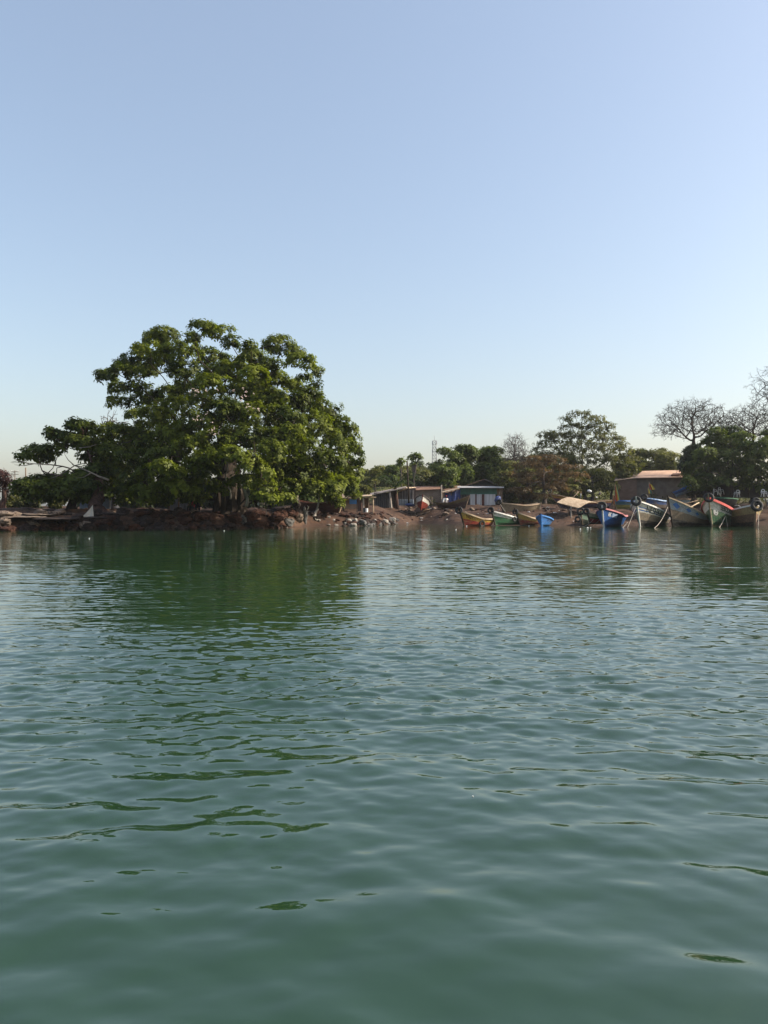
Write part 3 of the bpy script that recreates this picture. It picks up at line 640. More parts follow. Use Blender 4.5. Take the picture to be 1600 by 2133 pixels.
# far ridge, each crown its own tree
fr = random.Random(4)
for i, (px, top) in enumerate([(846, 968), (862, 958), (878, 953), (894, 962), (912, 966), (770, 975), (950, 958), (1000, 950), (1060, 952), (1120, 955), (1330, 948), (1420, 945)]):
    tree_l = ['hazy ridge tree just right of the bare pole', 'hazy ridge tree under the knotted stem', 'highest hazy ridge tree left of the lattice tower', 'hazy ridge tree at the lattice tower foot', 'hazy ridge tree seen through the layered tree', 'hazy ridge tree beside the great crown',
              'ridge tree hidden behind the rounded tree', 'ridge tree behind the broad tree', 'ridge tree behind the bare spindly tree', 'ridge tree behind the feathery crown', 'ridge tree behind the flat topped crown', 'ridge tree behind the ivy clad trunk'][i]
    bgtree('ridge_tree', tree_l, (px - 16, top, px + 16, top + 32), px, 235 + 12 * (i % 3), 140 + i, M['leaf_far'], M['bark'], 10, r0=0.3, gap=0.15, size=1.0, L=0.75, Wd=0.45, K=12, dens=0.9, n_attr=30, shape='dome', group='trees along the far ridge')
# far left low trees on the horizon
for i, (px, top, hw) in enumerate([(30, 1018, 20), (70, 1010, 24), (120, 1015, 26), (-20, 1016, 30)]):
    bgtree('distant_tree', ['grey green distant tree below the utility poles', 'distant tree behind the dead branch tips', 'distant tree behind the yellowing bush', 'distant tree at the far left edge'][i], (px - hw, top, px + hw, 1056), px, 120, 160 + i, M['leaf_olive'], M['bark'], 10, r0=0.2, gap=0.2, size=0.7, L=0.5, Wd=0.28, dens=0.8, n_attr=30, shape='dome', tone=0.3)
# hillside undergrowth reads as one mass
rng = np.random.default_rng(5)
n = 3600; X = rng.uniform(-24, 60, n); Yy = rng.uniform(106, 235, n); keep = (rng.uniform(0, 1, n) < 0.75); X, Yy = X[keep], Yy[keep]
C = np.stack([X, Yy, zt(X, Yy) + rng.uniform(0.05, 1.0, len(X)) ** 2 * 1.2], -1)
V, Q, r = leaf_cloud(rng, C, np.tile([[0, 0, 1.0]], (len(C), 1)), 14, 0.55, 0.22, np.clip(0.35 + 0.2 * np.sin(X * 0.3) + rng.normal(0, 0.2, len(C)), 0, 1), 0.8, (-0.4, 1.1), 0.25)
tag(link(bpy.data.objects.new('undergrowth', np_mesh('undergrowth', V, Q, M['leaf_bush'], {'rnd': r}))), 'low scrub and grass over the slope behind the huts', 'undergrowth', kind='stuff')

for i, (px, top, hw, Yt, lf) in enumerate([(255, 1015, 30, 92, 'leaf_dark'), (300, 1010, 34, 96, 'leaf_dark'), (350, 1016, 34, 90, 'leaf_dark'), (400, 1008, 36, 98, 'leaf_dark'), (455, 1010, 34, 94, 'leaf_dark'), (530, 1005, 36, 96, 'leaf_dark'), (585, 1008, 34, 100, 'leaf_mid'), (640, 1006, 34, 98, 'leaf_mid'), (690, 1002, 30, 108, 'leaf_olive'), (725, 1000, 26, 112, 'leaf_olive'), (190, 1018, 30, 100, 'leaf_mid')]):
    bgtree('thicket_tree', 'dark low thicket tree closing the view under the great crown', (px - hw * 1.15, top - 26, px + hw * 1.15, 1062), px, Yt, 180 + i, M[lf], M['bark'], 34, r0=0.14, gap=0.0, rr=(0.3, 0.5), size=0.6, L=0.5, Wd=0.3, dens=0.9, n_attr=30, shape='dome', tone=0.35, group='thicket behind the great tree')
# ---- bare trees
def bare_tree(name, label, base_px, Y, fork_py, box, seed, r0=0.4, n=600, step=0.6, kill=0.55, shell=0.55, tip=0.018, bark='bark_dry', base_y=None, leaf=None, vmin=-0.1, lobes=None, cap=None, cen=None):
    rng = np.random.default_rng(seed); x0, y0, x1, y1 = box; k = Y / FOC
    b = ground(base_px, Y)
    c = np.array(P((x0 + x1) / 2, y1, Y)); rad = np.array([(x1 - x0) / 2 * k, (x1 - x0) / 2 * k * 0.8, (y1 - y0) * k])
    d = rng.normal(0, 1, (n * 3, 3)); d /= np.linalg.norm(d, axis=1)[:, None]; d = d[d[:, 2] > vmin][:n]
    A = c + d * rad * (rng.uniform(shell, 1, len(d)) ** 0.7)[:, None]
    return tree(name, label, b, P(base_px if cen is None else cen, fork_py, Y), r0, r0 * 0.6, lobes, M[leaf] if leaf else None, M[bark], seed, n_attr=60, step=step, kill=kill, r_tip=tip, extra_attr=A, up=0.0, limbcap=cap or r0 * 0.5, twig=0.75, dens=0.35, size=0.5, L=0.22, Wd=0.12, K=10)
bare_tree('domed_bare_tree', 'large almost leafless tree with a wide domed crown above the orange roof end', 1445, 112, 925, (1360, 833, 1534, 892), 71, 0.5, 2000, step=0.5, kill=0.45, vmin=-0.3, shell=0.25, tip=0.0085, cap=0.24, bark='bark')
bare_tree('forked_bare_tree', 'bare tree with dark tipped forks between the domed bare tree and the picture edge', 1568, 108, 925, (1500, 842, 1650, 895), 72, 0.4, 1500, step=0.5, kill=0.45, vmin=-0.3, shell=0.25, tip=0.009, cap=0.24, bark='bark')
bare_tree('edge_bare_tree', 'black bare branches reaching in from the picture edge, high over the green tree', 1700, 100, 860, (1560, 735, 1840, 810), 73, 0.6, 1600, step=0.55, kill=0.5, vmin=-0.6, shell=0.2, tip=0.009, cap=0.25, bark='wood_dark')
bare_tree('spindly_bare_tree', 'small pale leafless tree against the sky between the broad tree and the feathery tree', 1072, 122, 965, (1040, 903, 1105, 960), 74, 0.2, 900, step=0.35, kill=0.3, vmin=-0.1, tip=0.008, shell=0.2, cap=0.1)
bare_tree('twiggy_tree', 'small twiggy grey tree poking above the spreading tree', 235, 74, 900, (205, 866, 255, 900), 75, 0.15, 120, step=0.4, kill=0.4, vmin=0, tip=0.014)

# knotted stems and palm by the pole
def stem_tree(label, px, y0, y1, Y, tufts, bark='bark_dry'):
    b = ground(px, Y); rt = empty('tufted_tree', b); tag(rt, label, 'tree')
    mb = MB(); top = P(px, y0, Y)
    for (dx, dy, _) in tufts:
        mb.tube([b, b.lerp(top, 0.55), P(px + dx * 0.6, y0 + 8 + dy * 0.5, Y), P(px + dx, y0 + dy, Y)], [0.14, 0.11, 0.08, 0.05], 6)
    mb.build('trunk', M[bark], rt, True, at=b)
    lobs = px_lobes([(px + dx, y0 + dy - 2, s, s * 0.7, 0) for dx, dy, s in tufts], Y, 2, 0)
    rng = np.random.default_rng(int(px)); C, O, T = lobes_to_clusters(rng, lobs, 1.0, 0.45)
    V, Q, r = leaf_cloud(rng, C, O, 14, 0.4, 0.2, T)
    link(bpy.data.objects.new('crown', np_mesh('crown', V - np.array(b), Q, M['leaf_mid'], {'rnd': r})), rt)
stem_tree('slim forked tree with leafy knobs right beside the bare pole', 862, 958, 1040, 112, [(-6, -2, 7), (5, -6, 8), (10, -4, 6), (0, 8, 5)])
stem_tree('slim tree with one round leafy knob left of the bare pole', 836, 966, 1040, 114, [(0, -4, 8), (-4, 6, 6)])

b = ground(826, 99); pr = empty('palm', b); tag(pr, 'young palm with a thick dark trunk between the two dark sheds', 'palm')
mb = MB(); tp = P(823, 1016, 99)
mb.tube([b, b.lerp(tp, 0.4) + Vector((0.05, 0, 0)), tp], [0.36, 0.3, 0.2], 9); mb.build('trunk', M['bark_red'], pr, True, at=b)
mbf = MB(); rp = random.Random(8)
for k in range(15):
    a = k * 2.4; ln = rp.uniform(2.6, 4.2); d = Vector((math.cos(a), math.sin(a) * 0.8, 0)); lift = rp.uniform(0.9, 2.6)
    pts = [tp + d * ln * q + Vector((0, 0, lift * math.sin(q * 2.2) * 0.9 - 0.5 * q * q)) for q in [i / 8 for i in range(9)]]
    mbf.tube(pts, [0.03] * 9, 4)
    sd_ = d.cross(Vector((0, 0, 1)))
    for i in range(1, 9):
        for s in (-1, 1):
            for hh in (0, 0.5):
                p0 = pts[i - 1].lerp(pts[i], hh); q0 = p0 + sd_ * s * 0.5 * (1.15 - i / 9) + Vector((0, 0, -0.28)) + d * 0.18
                mbf.add([p0, p0 + d * 0.07, q0], [(0, 1, 2)])
pf = mbf.build('fronds', M['leaf_mid'], pr, at=b)
# ------------------------------------------------------------------ boats
def paint(name, bands, wear=(0.16, 0.12, 0.085, 1), amount=0.5, stern=None):
    """bands: (upper height fraction, colour) from keel to rail, painted on the planks and worn; black bottom bands are painted-in shade"""
    t = NT(name)
    wob = t.math('MULTIPLY', t.math('SUBTRACT', t.noise(2.2, 3), 0.5), 0.05)
    f = t.math('ADD', t.attr('t'), wob)
    stops = []; lo = 0.0
    for hi, c in bands: stops.append((lo, c)); lo = hi
    col = t.ramp(f, stops, 'CONSTANT')
    n = t.noise(3.0, 7, 0.68, vscale=(2.0, 0.6, 1.6)); n2 = t.noise(9, 5, 0.65, vscale=(2, 0.5, 2))
    col = t.mix(t.ramp(n, [(0.56 - 0.14 * amount, (0, 0, 0, 1)), (0.68, (0.85, 0.85, 0.85, 1))]), col, wear)
    col = t.mix(t.ramp(n2, [(0.36, (0.42, 0.42, 0.42, 1)), (0.62, (1, 1, 1, 1))]), (0.012, 0.01, 0.009, 1), col)
    pl = t.math('PINGPONG', t.math('MULTIPLY', t.attr('t'), 5.0), 0.5)
    seam = t.ramp(pl, [(0.0, (0, 0, 0, 1)), (0.06, (1, 1, 1, 1))])
    return t.done(t.princ(col, 0.55, 0.3, t.bump(seam, 0.35, 0.02)))

def text_mesh(s, bold=0.02):
    cu = bpy.data.curves.new('lettering', 'FONT'); cu.body = s; cu.size = 1.0; cu.offset = bold; cu.resolution_u = 3
    o = bpy.data.objects.new('lettering_source', cu); COL.objects.link(o)
    bpy.context.view_layer.update(); dg = bpy.context.evaluated_depsgraph_get()
    me = bpy.data.meshes.new_from_object(o.evaluated_get(dg))
    vs = [v.co.copy() for v in me.vertices]; fs = [tuple(p.vertices) for p in me.polygons]
    bpy.data.objects.remove(o); bpy.data.curves.remove(cu); bpy.data.meshes.remove(me)
    return vs, fs

BOATS = {}
def boat(key, label, foot, topy, Y, theta, L, B, mid, stern, bands, rail, inner=None, rake=None, pitch=0, roll=0, post=0.0, postmat='wood', flare=0.55, text=None, tmat='letter_white', ts=(0.08, 0.4), tt=(0.74, 0.93),
         wear=(0.16, 0.12, 0.085, 1), amount=0.5, thwarts=3, name='fishing_boat', side=1, bow_pow=1.3, railw=0.09, keelup=0.0):
    Fw = P(foot[0], foot[1], Y); H = (foot[1] - topy) * Y / FOC
    if rake is None: rake = 0.42 * H
    root = empty(name, Fw, (R(pitch), R(roll), R(-theta))); tag(root, label, 'boat', None)
    def b_(s): return B / 2 * (0.035 + 0.965 * (1 - (1 - min(1, s / 0.42)) ** 2.0)) * (1 - 0.42 * max(0, (s - 0.62) / 0.38) ** 1.8)
    def zs(s):
        z = mid
        if s < 0.6: z += (H - mid) * (1 - s / 0.6) ** bow_pow
        if s > 0.55: z += (stern - mid) * ((s - 0.55) / 0.45) ** 1.6
        return z
    def surf(s, t, sg, off=0.0):
        """sg +1 = the +x side; t 0 keel .. 1 rail"""
        yk = s * L; yg = -rake + s * (L + rake + 0.25)
        w_ = b_(s) * (flare * 0.62 + (1 - flare * 0.62) * t ** 0.75) if s > 0.0 else b_(s)
        w_ *= (0.25 + 0.75 * min(1, t * 5)) if t < 0.2 else 1
        zk = keelup * max(0, (s - 0.6) / 0.4) ** 2
        y = yk + (yg - yk) * t; z = zk + t * (zs(s) - zk)
        x = (w_ + off) * sg
        return Vector((x, y, z))
    NS, NTt = 26, 9
    ss = [(i / NS) ** 1.25 for i in range(NS + 1)]; tts = [0, 0.05, 0.12, 0.2, 0.35, 0.5, 0.68, 0.84, 1.0]
    hull = paint('paint_' + key, bands, wear, amount)
    verts, tv, quads = [], [], []
    prof = [(1, t) for t in tts[::-1]] + [(-1, t) for t in tts]
    n = len(prof)
    for s in ss:
        for sg, t in prof: verts.append(surf(s, t, sg)); tv.append(t)
    th = 0.05
    for s in ss:
        for sg, t in prof:
            q = surf(s, t, sg); x = q.x - th * sg if abs(q.x) > th else 0.0
            verts.append(Vector((x, q.y + (0.06 if s == 0 else 0), q.z + (0.07 if t < 0.05 else 0)))); tv.append(t)
    o = (NS + 1) * n
    for i in range(NS):
        for j in range(n - 1):
            quads.append((i * n + j, i * n + j + 1, (i + 1) * n + j + 1, (i + 1) * n + j))
            quads.append((o + i * n + j, o + (i + 1) * n + j, o + (i + 1) * n + j + 1, o + i * n + j + 1))
        quads.append((i * n, (i + 1) * n, o + (i + 1) * n, o + i * n)); quads.append((i * n + n - 1, o + i * n + n - 1, o + (i + 1) * n + n - 1, (i + 1) * n + n - 1))
    nq = len(quads)
    for j in range(n // 2):                                   # transom, both skins
        a = NS * n
        quads.append((a + j, a + j + 1, a + n - 2 - j, a + n - 1 - j)); quads.append((o + a + j, o + a + n - 1 - j, o + a + n - 2 - j, o + a + j + 1))
    me = np_mesh('hull', np.array([tuple(v) for v in verts]), np.array(quads), [hull, inner or M['wood']], {'t': np.array(tv)})
    mi = np.zeros(len(quads), dtype=np.int32)
    for q, f in enumerate(quads):
        if min(f) >= o: mi[q] = 1
    me.polygons.foreach_set('material_index', mi); me.polygons.foreach_set('use_smooth', np.array([False] * len(quads)))
    link(bpy.data.objects.new('hull', me), root)
    for sg in (1, -1):                                        # gunwales
        mb = MB(); vs = []
        for s in ss:
            g = surf(s, 1, sg); w0, w1 = 0.055, 0.075
            vs += [g + Vector((sg * w0, 0, -railw)), g + Vector((sg * w0, 0, 0.045)), g + Vector((-sg * w1 if abs(g.x) > 0.1 else 0, 0, 0.045)), g + Vector((-sg * w1 if abs(g.x) > 0.1 else 0, 0, -0.03))]
        fs = [(4 * i + k, 4 * i + (k + 1) % 4, 4 * i + 4 + (k + 1) % 4, 4 * i + 4 + k) for i in range(NS) for k in range(4)] + [(0, 1, 2, 3), (4 * NS + 3, 4 * NS + 2, 4 * NS + 1, 4 * NS)]
        mb.add(vs, fs); mb.build('gunwale', rail, root)
    mb = MB()                                                 # stem timber, rising to a post on some
    pts = [surf(0, t, 0) + Vector((0, -0.03, 0)) for t in (0, 0.5, 1)]
    pts.append(pts[-1] + (pts[-1] - pts[-2]).normalized() * max(0.12, post))
    for i in range(3):
        a, b = pts[i], pts[i + 1]; d = b - a
        mb.prism([a + Vector((-0.06, -0.05, 0)), a + Vector((0.06, -0.05, 0)), a + Vector((0.06, 0.07, 0)), a + Vector((-0.06, 0.07, 0))], d)
    mb.build('stem_post', M[postmat] if isinstance(postmat, str) else postmat, root)
    for k in range(thwarts):
        s = 0.3 + 0.5 * k / max(1, thwarts - 1); g = surf(s, 0.86, 1); hw = g.x - 0.02
        MB().box((0, g.y, g.z), (2 * hw, 0.22, 0.05)).build('thwart', M['wood'], root)
    if text:
        for (tx, s0, s1, t0, t1, tm) in text:
            vs, fs = text_mesh(tx); x0 = min(v.x for v in vs); x1 = max(v.x for v in vs); y0 = min(v.y for v in vs); y1 = max(v.y for v in vs)
            mb = MB(); out = []
            for v in vs:
                u = (v.x - x0) / (x1 - x0); q = (v.y - y0) / (y1 - y0)
                if side < 0: u = 1 - u
                out.append(surf(s0 + (s1 - s0) * u, t0 + (t1 - t0) * q, side, 0.018))
            mb.add(out, fs); mb.build('lettering', M[tm], root)
    BOATS[key] = dict(root=root, surf=surf, H=H, rake=rake, Y=Y)
    return root
def bpt(key, s, t, sg=0, add=(0, 0, 0)):
    b = BOATS[key]; bpy.context.view_layer.update()
    return b['root'].matrix_world @ (b['surf'](s, t, sg) + Vector(add))

white = rgb(225, 222, 212); navy = (0.012, 0.03, 0.10, 1); blue = (0.022, 0.105, 0.34, 1); black = (0.012, 0.011, 0.011, 1); woodg = (0.23, 0.185, 0.135, 1)  # black is the shade under the big hulls, painted as a bottom band
red = (0.44, 0.055, 0.04, 1); yellow = (0.66, 0.37, 0.03, 1); green = (0.045, 0.17, 0.075, 1); brown = (0.15, 0.085, 0.05, 1); cream = (0.5, 0.42, 0.27, 1)
rwhite = M['white']; rred = mat('rail_red', (0.55, 0.11, 0.10, 1), (0.38, 0.06, 0.05, 1), 4, 0.6); rpink = mat('rail_pink', (0.58, 0.27, 0.28, 1), (0.36, 0.12, 0.12, 1), 3, 0.6)
rblue = mat('rail_blue', (0.05, 0.14, 0.36, 1), (0.03, 0.08, 0.22, 1), 4, 0.6); rdark = mat('rail_dark', (0.05, 0.045, 0.05, 1), (0.09, 0.075, 0.07, 1), 4, 0.7)
rgreen = mat('rail_green', (0.05, 0.15, 0.09, 1), (0.03, 0.09, 0.05, 1), 4, 0.6); inorange = mat('orange_inside', (0.52, 0.25, 0.06, 1), (0.25, 0.11, 0.04, 1), 3, 0.7); inblue = mat('blue_inside', (0.05, 0.16, 0.42, 1), (0.03, 0.08, 0.22, 1), 3, 0.6)

boat('yellow', 'small yellow over red boat afloat, leftmost of the row at the water', (968, 1097), 1064, 76.5, 50, 3.7, 1.5, 0.78, 0.75, [(0.06, rgb(60, 30, 25)), (0.52, red), (0.9, yellow), (1, cream)], M['wood_pale'], post=0.42, postmat='wood_dark', wear=(0.5, 0.3, 0.16, 1), amount=0.7, text=[('NEY', 0.10, 0.26, 0.62, 0.88, 'letter_brown')], bow_pow=1.4)
boat('green', 'green boat with a white top strake right beside the yellow boat', (1032, 1094), 1064, 78.5, 46, 4.6, 1.5, 0.8, 0.7, [(0.66, green), (1, white)], rwhite, post=0.2, postmat='wood_dark', amount=0.3)
boat('redyellow', 'small red and dull yellow boat between the green and small blue ones', (1083, 1093), 1067, 80, 54, 3.1, 1.3, 0.62, 0.85, [(0.5, rgb(120, 45, 38)), (1, rgb(190, 150, 80))], M['wood_pale'], post=0.5, postmat='wood_dark', amount=0.6, wear=(0.35, 0.25, 0.15, 1))
boat('smallblue', 'small plain bright blue boat bow on to the water', (1128, 1097), 1073, 76, 22, 3.4, 1.5, 0.72, 0.6, [(1, (0.055, 0.21, 0.55, 1))], mat('rail_bright_blue', (0.09, 0.27, 0.62, 1), (0.05, 0.16, 0.4, 1), 4, 0.55), inner=inblue, rake=0.2, amount=0.2, postmat=mat('stem_blue', (0.05, 0.2, 0.52, 1), None, 4, 0.6))
boat('greywood', 'weathered grey wooden boat lying broadside on the beach behind the green boat', (1050, 1069), 1047, 89, 68, 4.6, 1.5, 0.92, 1.2, [(0.85, rgb(150, 135, 108)), (1, rgb(165, 150, 115))], M['wood_pale'], post=0.25, postmat='wood_dark', wear=(0.3, 0.25, 0.18, 1), amount=0.9, bow_pow=1.3)
boat('striped', 'long boat with a yellow strake and red blue sides, raised bow high on the beach', (1168, 1058), 1028, 91, 62, 7.5, 1.9, 0.75, 1.0, [(0.62, (0.02, 0.03, 0.085, 1)), (0.72, (0.16, 0.03, 0.05, 1)), (1, rgb(170, 135, 70))], M['wood'], rake=1.75, post=0.45, postmat='wood', amount=0.5, bow_pow=1.2)
boat('whitegreen', 'small pale green boat with two bow tyres beside the red green one', (1213, 1093), 1066, 78, 28, 4, 1.3, 0.7, 0.7, [(0.45, rgb(20, 35, 28)), (1, rgb(125, 150, 130))], rgreen, amount=0.4)
boat('redgreen', 'small boat with red bottom and green patch beside the deep blue boat', (1230, 1092), 1066, 75.5, 50, 3.6, 1.3, 0.75, 0.7, [(0.12, rgb(50, 25, 20)), (0.5, (0.4, 0.03, 0.025, 1)), (0.62, rgb(70, 110, 60)), (1, rgb(160, 160, 130))], M['wood_pale'], amount=0.4, post=0.2, postmat='wood_dark')
boat('bluetext', 'deep blue boat with white letters and a pinkish rail, bow tyre hung high', (1258, 1099.5), 1058, 72, 27, 8.0, 2.4, 1.1, 1.15, [(0.05, rgb(90, 100, 40)), (1, blue)], rpink, inner=M['wood'], post=0.25, rake=0.75, text=[('AK', 0.075, 0.135, 0.62, 0.86, 'letter_white')], amount=0.1, wear=(0.05, 0.14, 0.36, 1), postmat='white')
boat('meshaa', 'large boat with white lettered strake, blue bow stripes and white post', (1334, 1100), 1043, 71.5, 33, 9.0, 2.9, 1.25, 1.25, [(0.30, black), (0.60, woodg), (0.66, white), (0.70, blue), (0.76, white), (0.80, blue), (0.94, white), (1, blue)], rwhite, post=0.4, postmat='white', text=[('NESHAA', 0.10, 0.36, 0.64, 0.93, 'letter_dark')], amount=0.25, rake=1.3)  # lowest black band paints in the shadow on the underbody
boat('diamond', 'boat with a white strake, blue diamonds and no tyre on its bow', (1402, 1099), 1036, 72.5, 47, 7.8, 2.5, 1.15, 1.15, [(0.28, black), (0.62, (0.19, 0.14, 0.095, 1)), (1, rgb(150, 158, 165))], M['wood_pale'], rake=0.95, post=0.15, postmat='wood_dark', amount=0.5, wear=(0.2, 0.17, 0.14, 1))  # black band at the keel is shade put into the hull colour
boat('emblem', 'large green boat with a lettered white strake, red rail and round white emblem', (1484, 1098.5), 1037, 73.5, 36, 8.4, 2.9, 1.25, 1.25, [(0.10, rgb(95, 95, 45)), (0.46, (0.055, 0.15, 0.075, 1)), (0.62, (0.10, 0.19, 0.10, 1)), (0.95, white), (1, rgb(240, 235, 225))], rred, inner=M['wood'], post=0.4, postmat='wood_pale', rake=1.45, text=[('SEBODOU', 0.13, 0.36, 0.69, 0.93, 'letter_dark')], amount=0.35, wear=(0.38, 0.33, 0.2, 1), railw=0.2)
boat('brownbow', 'brown wooden boat bow on with heavy black tyre and white rail', (1572, 1099), 1051, 72, 8, 8.0, 3.0, 1.3, 1.25, [(0.25, black), (0.62, (0.17, 0.10, 0.065, 1)), (1, rgb(165, 145, 100))], rwhite, amount=0.7, wear=(0.3, 0.17, 0.09, 1), rake=0.35, postmat='wood')  # black below: shadow between the hulls, painted on
boat('haulout', 'dark red brown boat hauled onto the rocks, orange inside', (706, 1068), 1042, 78, -64, 4.6, 1.6, 0.95, 1.25, [(0.5, (0.10, 0.032, 0.022, 1)), (0.8, (0.13, 0.05, 0.035, 1)), (1, (0.11, 0.04, 0.03, 1))], mat('rail_rust', (0.18, 0.075, 0.045, 1), (0.10, 0.04, 0.03, 1), 4, 0.7), inner=inorange, rake=0.5, amount=0.3, postmat='wood_pale')
boat('redwhite', 'red hulled boat with a white strake sitting bow on at the top of the beach', (876, 1063), 1031, 95, 6, 5.5, 1.9, 1.15, 1.1, [(0.62, (0.22, 0.035, 0.022, 1)), (1, white)], rdark, roll=9, rake=0.5, amount=0.15, flare=0.3, postmat=mat('stem_red', (0.2, 0.03, 0.02, 1), None, 4, 0.6))
boat('brownbeach', 'brown boat with a mossy yellow strake drawn up before the blue tarpaulin', (969, 1059), 1033, 97, -62, 3.6, 1.4, 0.7, 0.75, [(0.62, (0.075, 0.042, 0.038, 1)), (0.8, rgb(105, 95, 70)), (1, rgb(125, 105, 55))], M['wood'], amount=0.6, rake=0.55, bow_pow=1.3)
boat('bluerim', 'beached grey brown boat with blue inside, before the orange roofed building', (1348, 1062), 1037, 86, 46, 4.0, 1.7, 1.05, 1.0, [(0.55, (0.10, 0.085, 0.075, 1)), (1, (0.04, 0.09, 0.24, 1))], mat('rail_blue_white', (0.4, 0.5, 0.62, 1), (0.06, 0.16, 0.4, 1), 3, 0.6), inner=inblue, amount=0.5)
boat('tiltedblue', 'tilted blue and white boat with its stern raised, highest on the bank', (1408, 1036), 1024, 100, 64, 3.0, 1.3, 0.7, 0.85, [(0.5, rgb(120, 140, 160)), (1, (0.05, 0.10, 0.26, 1))], rblue, inner=inblue, pitch=16, roll=-12, amount=0.3)
boat('paleblue', 'pale blue grey flat boat below the tilted blue one', (1398, 1050), 1039, 92, 66, 2.6, 1.2, 0.62, 0.62, [(1, rgb(150, 165, 172))], M['wood'], amount=0.4)
boat('bluegreenstern', 'short boat with a teal top and yellow green bottom, half hidden by the flag', (1284, 1060), 1042, 82, 66, 2.8, 1.3, 0.85, 0.85, [(0.5, rgb(125, 115, 60)), (1, rgb(60, 100, 120))], rblue, amount=0.4)
boat('darkhull', 'black hulled boat on the bank behind the red rail of the emblem boat', (1494, 1052), 1036, 90, 68, 2.6, 1.4, 0.8, 0.7, [(1, (0.02, 0.025, 0.03, 1))], rgreen, amount=0.2)
boat('edgeboat', 'white and blue boat cut by the picture edge behind the brown bow', (1598, 1056), 1040, 84, 50, 4.5, 1.7, 0.9, 0.9, [(0.6, (0.03, 0.06, 0.16, 1)), (1, white)], rwhite, amount=0.2)

# blue stripes/diamonds and round emblem painted on as thin raised patches of the same boat
def patch_on(key, part, m, loops, side=1, off=0.02):
    b = BOATS[key]; mb = MB()
    for lp in loops:
        pts = [b['surf'](s, t, side, off) for s, t in lp]; mb.add(pts, [tuple(range(len(pts)))])
    return mb.build(part, m, b['root'])
patch_on('diamond', 'painted_diamonds', rblue, [[(0.03, 0.80), (0.075, 0.92), (0.12, 0.80), (0.075, 0.68)], [(0.19, 0.80), (0.235, 0.9), (0.28, 0.80), (0.235, 0.70)], [(0.34, 0.80), (0.385, 0.9), (0.43, 0.80), (0.385, 0.7)]])
patch_on('bluetext', 'number_panel', mat('faded_panel', (0.22, 0.33, 0.55, 1), (0.45, 0.52, 0.62, 1), 9, 0.6), [[(0.15, 0.60), (0.26, 0.60), (0.26, 0.86), (0.15, 0.86)]])
em = [(0.065 + 0.034 * math.cos(a), 0.56 + 0.12 * math.sin(a)) for a in [i * math.pi / 10 for i in range(20)]]
e = patch_on('emblem', 'round_emblem', rwhite, [em], off=0.02)
mb = MB(); sf = BOATS['emblem']['surf']                        # the emblem's dark squiggle: an open hook above a wedge
for lp in ([(0.060, 0.60), (0.068, 0.635), (0.078, 0.61), (0.076, 0.57), (0.070, 0.56), (0.071, 0.59), (0.068, 0.61), (0.064, 0.585)], [(0.052, 0.50), (0.070, 0.53), (0.076, 0.51), (0.066, 0.47)]):
    mb.add([sf(s, t, 1, 0.035) for s, t in lp], [tuple(range(len(lp)))])
mb.build('emblem_mark', M['letter_dark'], e)
patch_on('smallblue', 'painted_streaks', mat('dark_blue_marks', (0.02, 0.06, 0.2, 1), None, 5, 0.6), [[(0.2, 0.62), (0.27, 0.62), (0.25, 0.74), (0.21, 0.72)], [(0.35, 0.60), (0.41, 0.61), (0.41, 0.67), (0.36, 0.70)], [(0.5, 0.66), (0.58, 0.66), (0.56, 0.74)]])

# tyres hung on bows as fenders
def tyre(label, c, ro, ri_, rot, squash=1.0, grp='tyres hung on the boats as fenders'):
    rt = MB(); r0 = (ro - ri_) / 2
    rt.torus((0, 0, 0), ri_ + r0, r0, None, 28, 10, squash)
    o = rt.build('tyre', M['rubber'], None, True); o.location = c; o.rotation_euler = rot
    return tag(o, label, 'tyre', grp)
def bow_tyre(key, label, dpx, add=(0, -0.12, 0.05), tilt=0.35, t=1.0, squash=1.15, s=0.0):
    b = BOATS[key]; ro = dpx / 2 * b['Y'] / FOC
    return tyre(label, bpt(key, s, t, 0, add), ro, ro * 0.44, (R(-18), 0, b['root'].rotation_euler.z * 0.5 + tilt * 0.0), squash)
bow_tyre('yellow', 'black tyre over the bow of the yellow and red boat', 16)
bow_tyre('green', 'black tyre on the bow of the green white boat beside the yellow one', 15)
bow_tyre('redyellow', 'black tyre on the bow of the small red and yellow boat', 13)
bow_tyre('greywood', 'black tyre on the bow of the weathered grey boat', 13)
bow_tyre('whitegreen', 'upper tyre on the bow of the pale green boat', 17)
bow_tyre('whitegreen', 'lower tyre hanging down the bow of the pale green boat', 14, add=(-0.25, -0.2, -0.75))
bow_tyre('redgreen', 'black tyre on the bow of the red green boat', 14)
bow_tyre('bluetext', 'large tyre on the bow of the deep blue boat', 20, add=(0, -0.1, 0.18))
bow_tyre('meshaa', 'large tyre ringed round the white post of the striped lettered boat', 22, add=(0, -0.16, -0.05))
bow_tyre('emblem', 'large tyre ringed round the post of the green emblem boat', 21, add=(0.05, -0.16, 0.0))
bow_tyre('brownbow', 'upper tyre on the brown bow at the right edge', 18, add=(0.0, -0.1, 0.28))
bow_tyre('brownbow', 'lower heavy tyre on the brown bow at the right edge', 25, add=(0.0, -0.28, -0.12), squash=1.5)
bow_tyre('bluerim', 'blue black tyre on the bow of the beached blue rimmed boat', 14, add=(0, -0.1, 0.1))
bow_tyre('striped', 'small tyre at the raised bow tip of the long striped boat', 9, add=(0, 0.1, 0.25))
def side_tyre(key, label, s, t, d=12):
    b = BOATS[key]; ro = d / 2 * b['Y'] / FOC
    o = tyre(label, bpt(key, s, t, 1, (0.14, 0, 0)), ro, ro * 0.5, (0, 0, b['root'].rotation_euler.z + R(80)), 1.0)
    return o
side_tyre('yellow', 'tyre hanging low on the side of the yellow and red boat', 0.52, 0.36, 15)
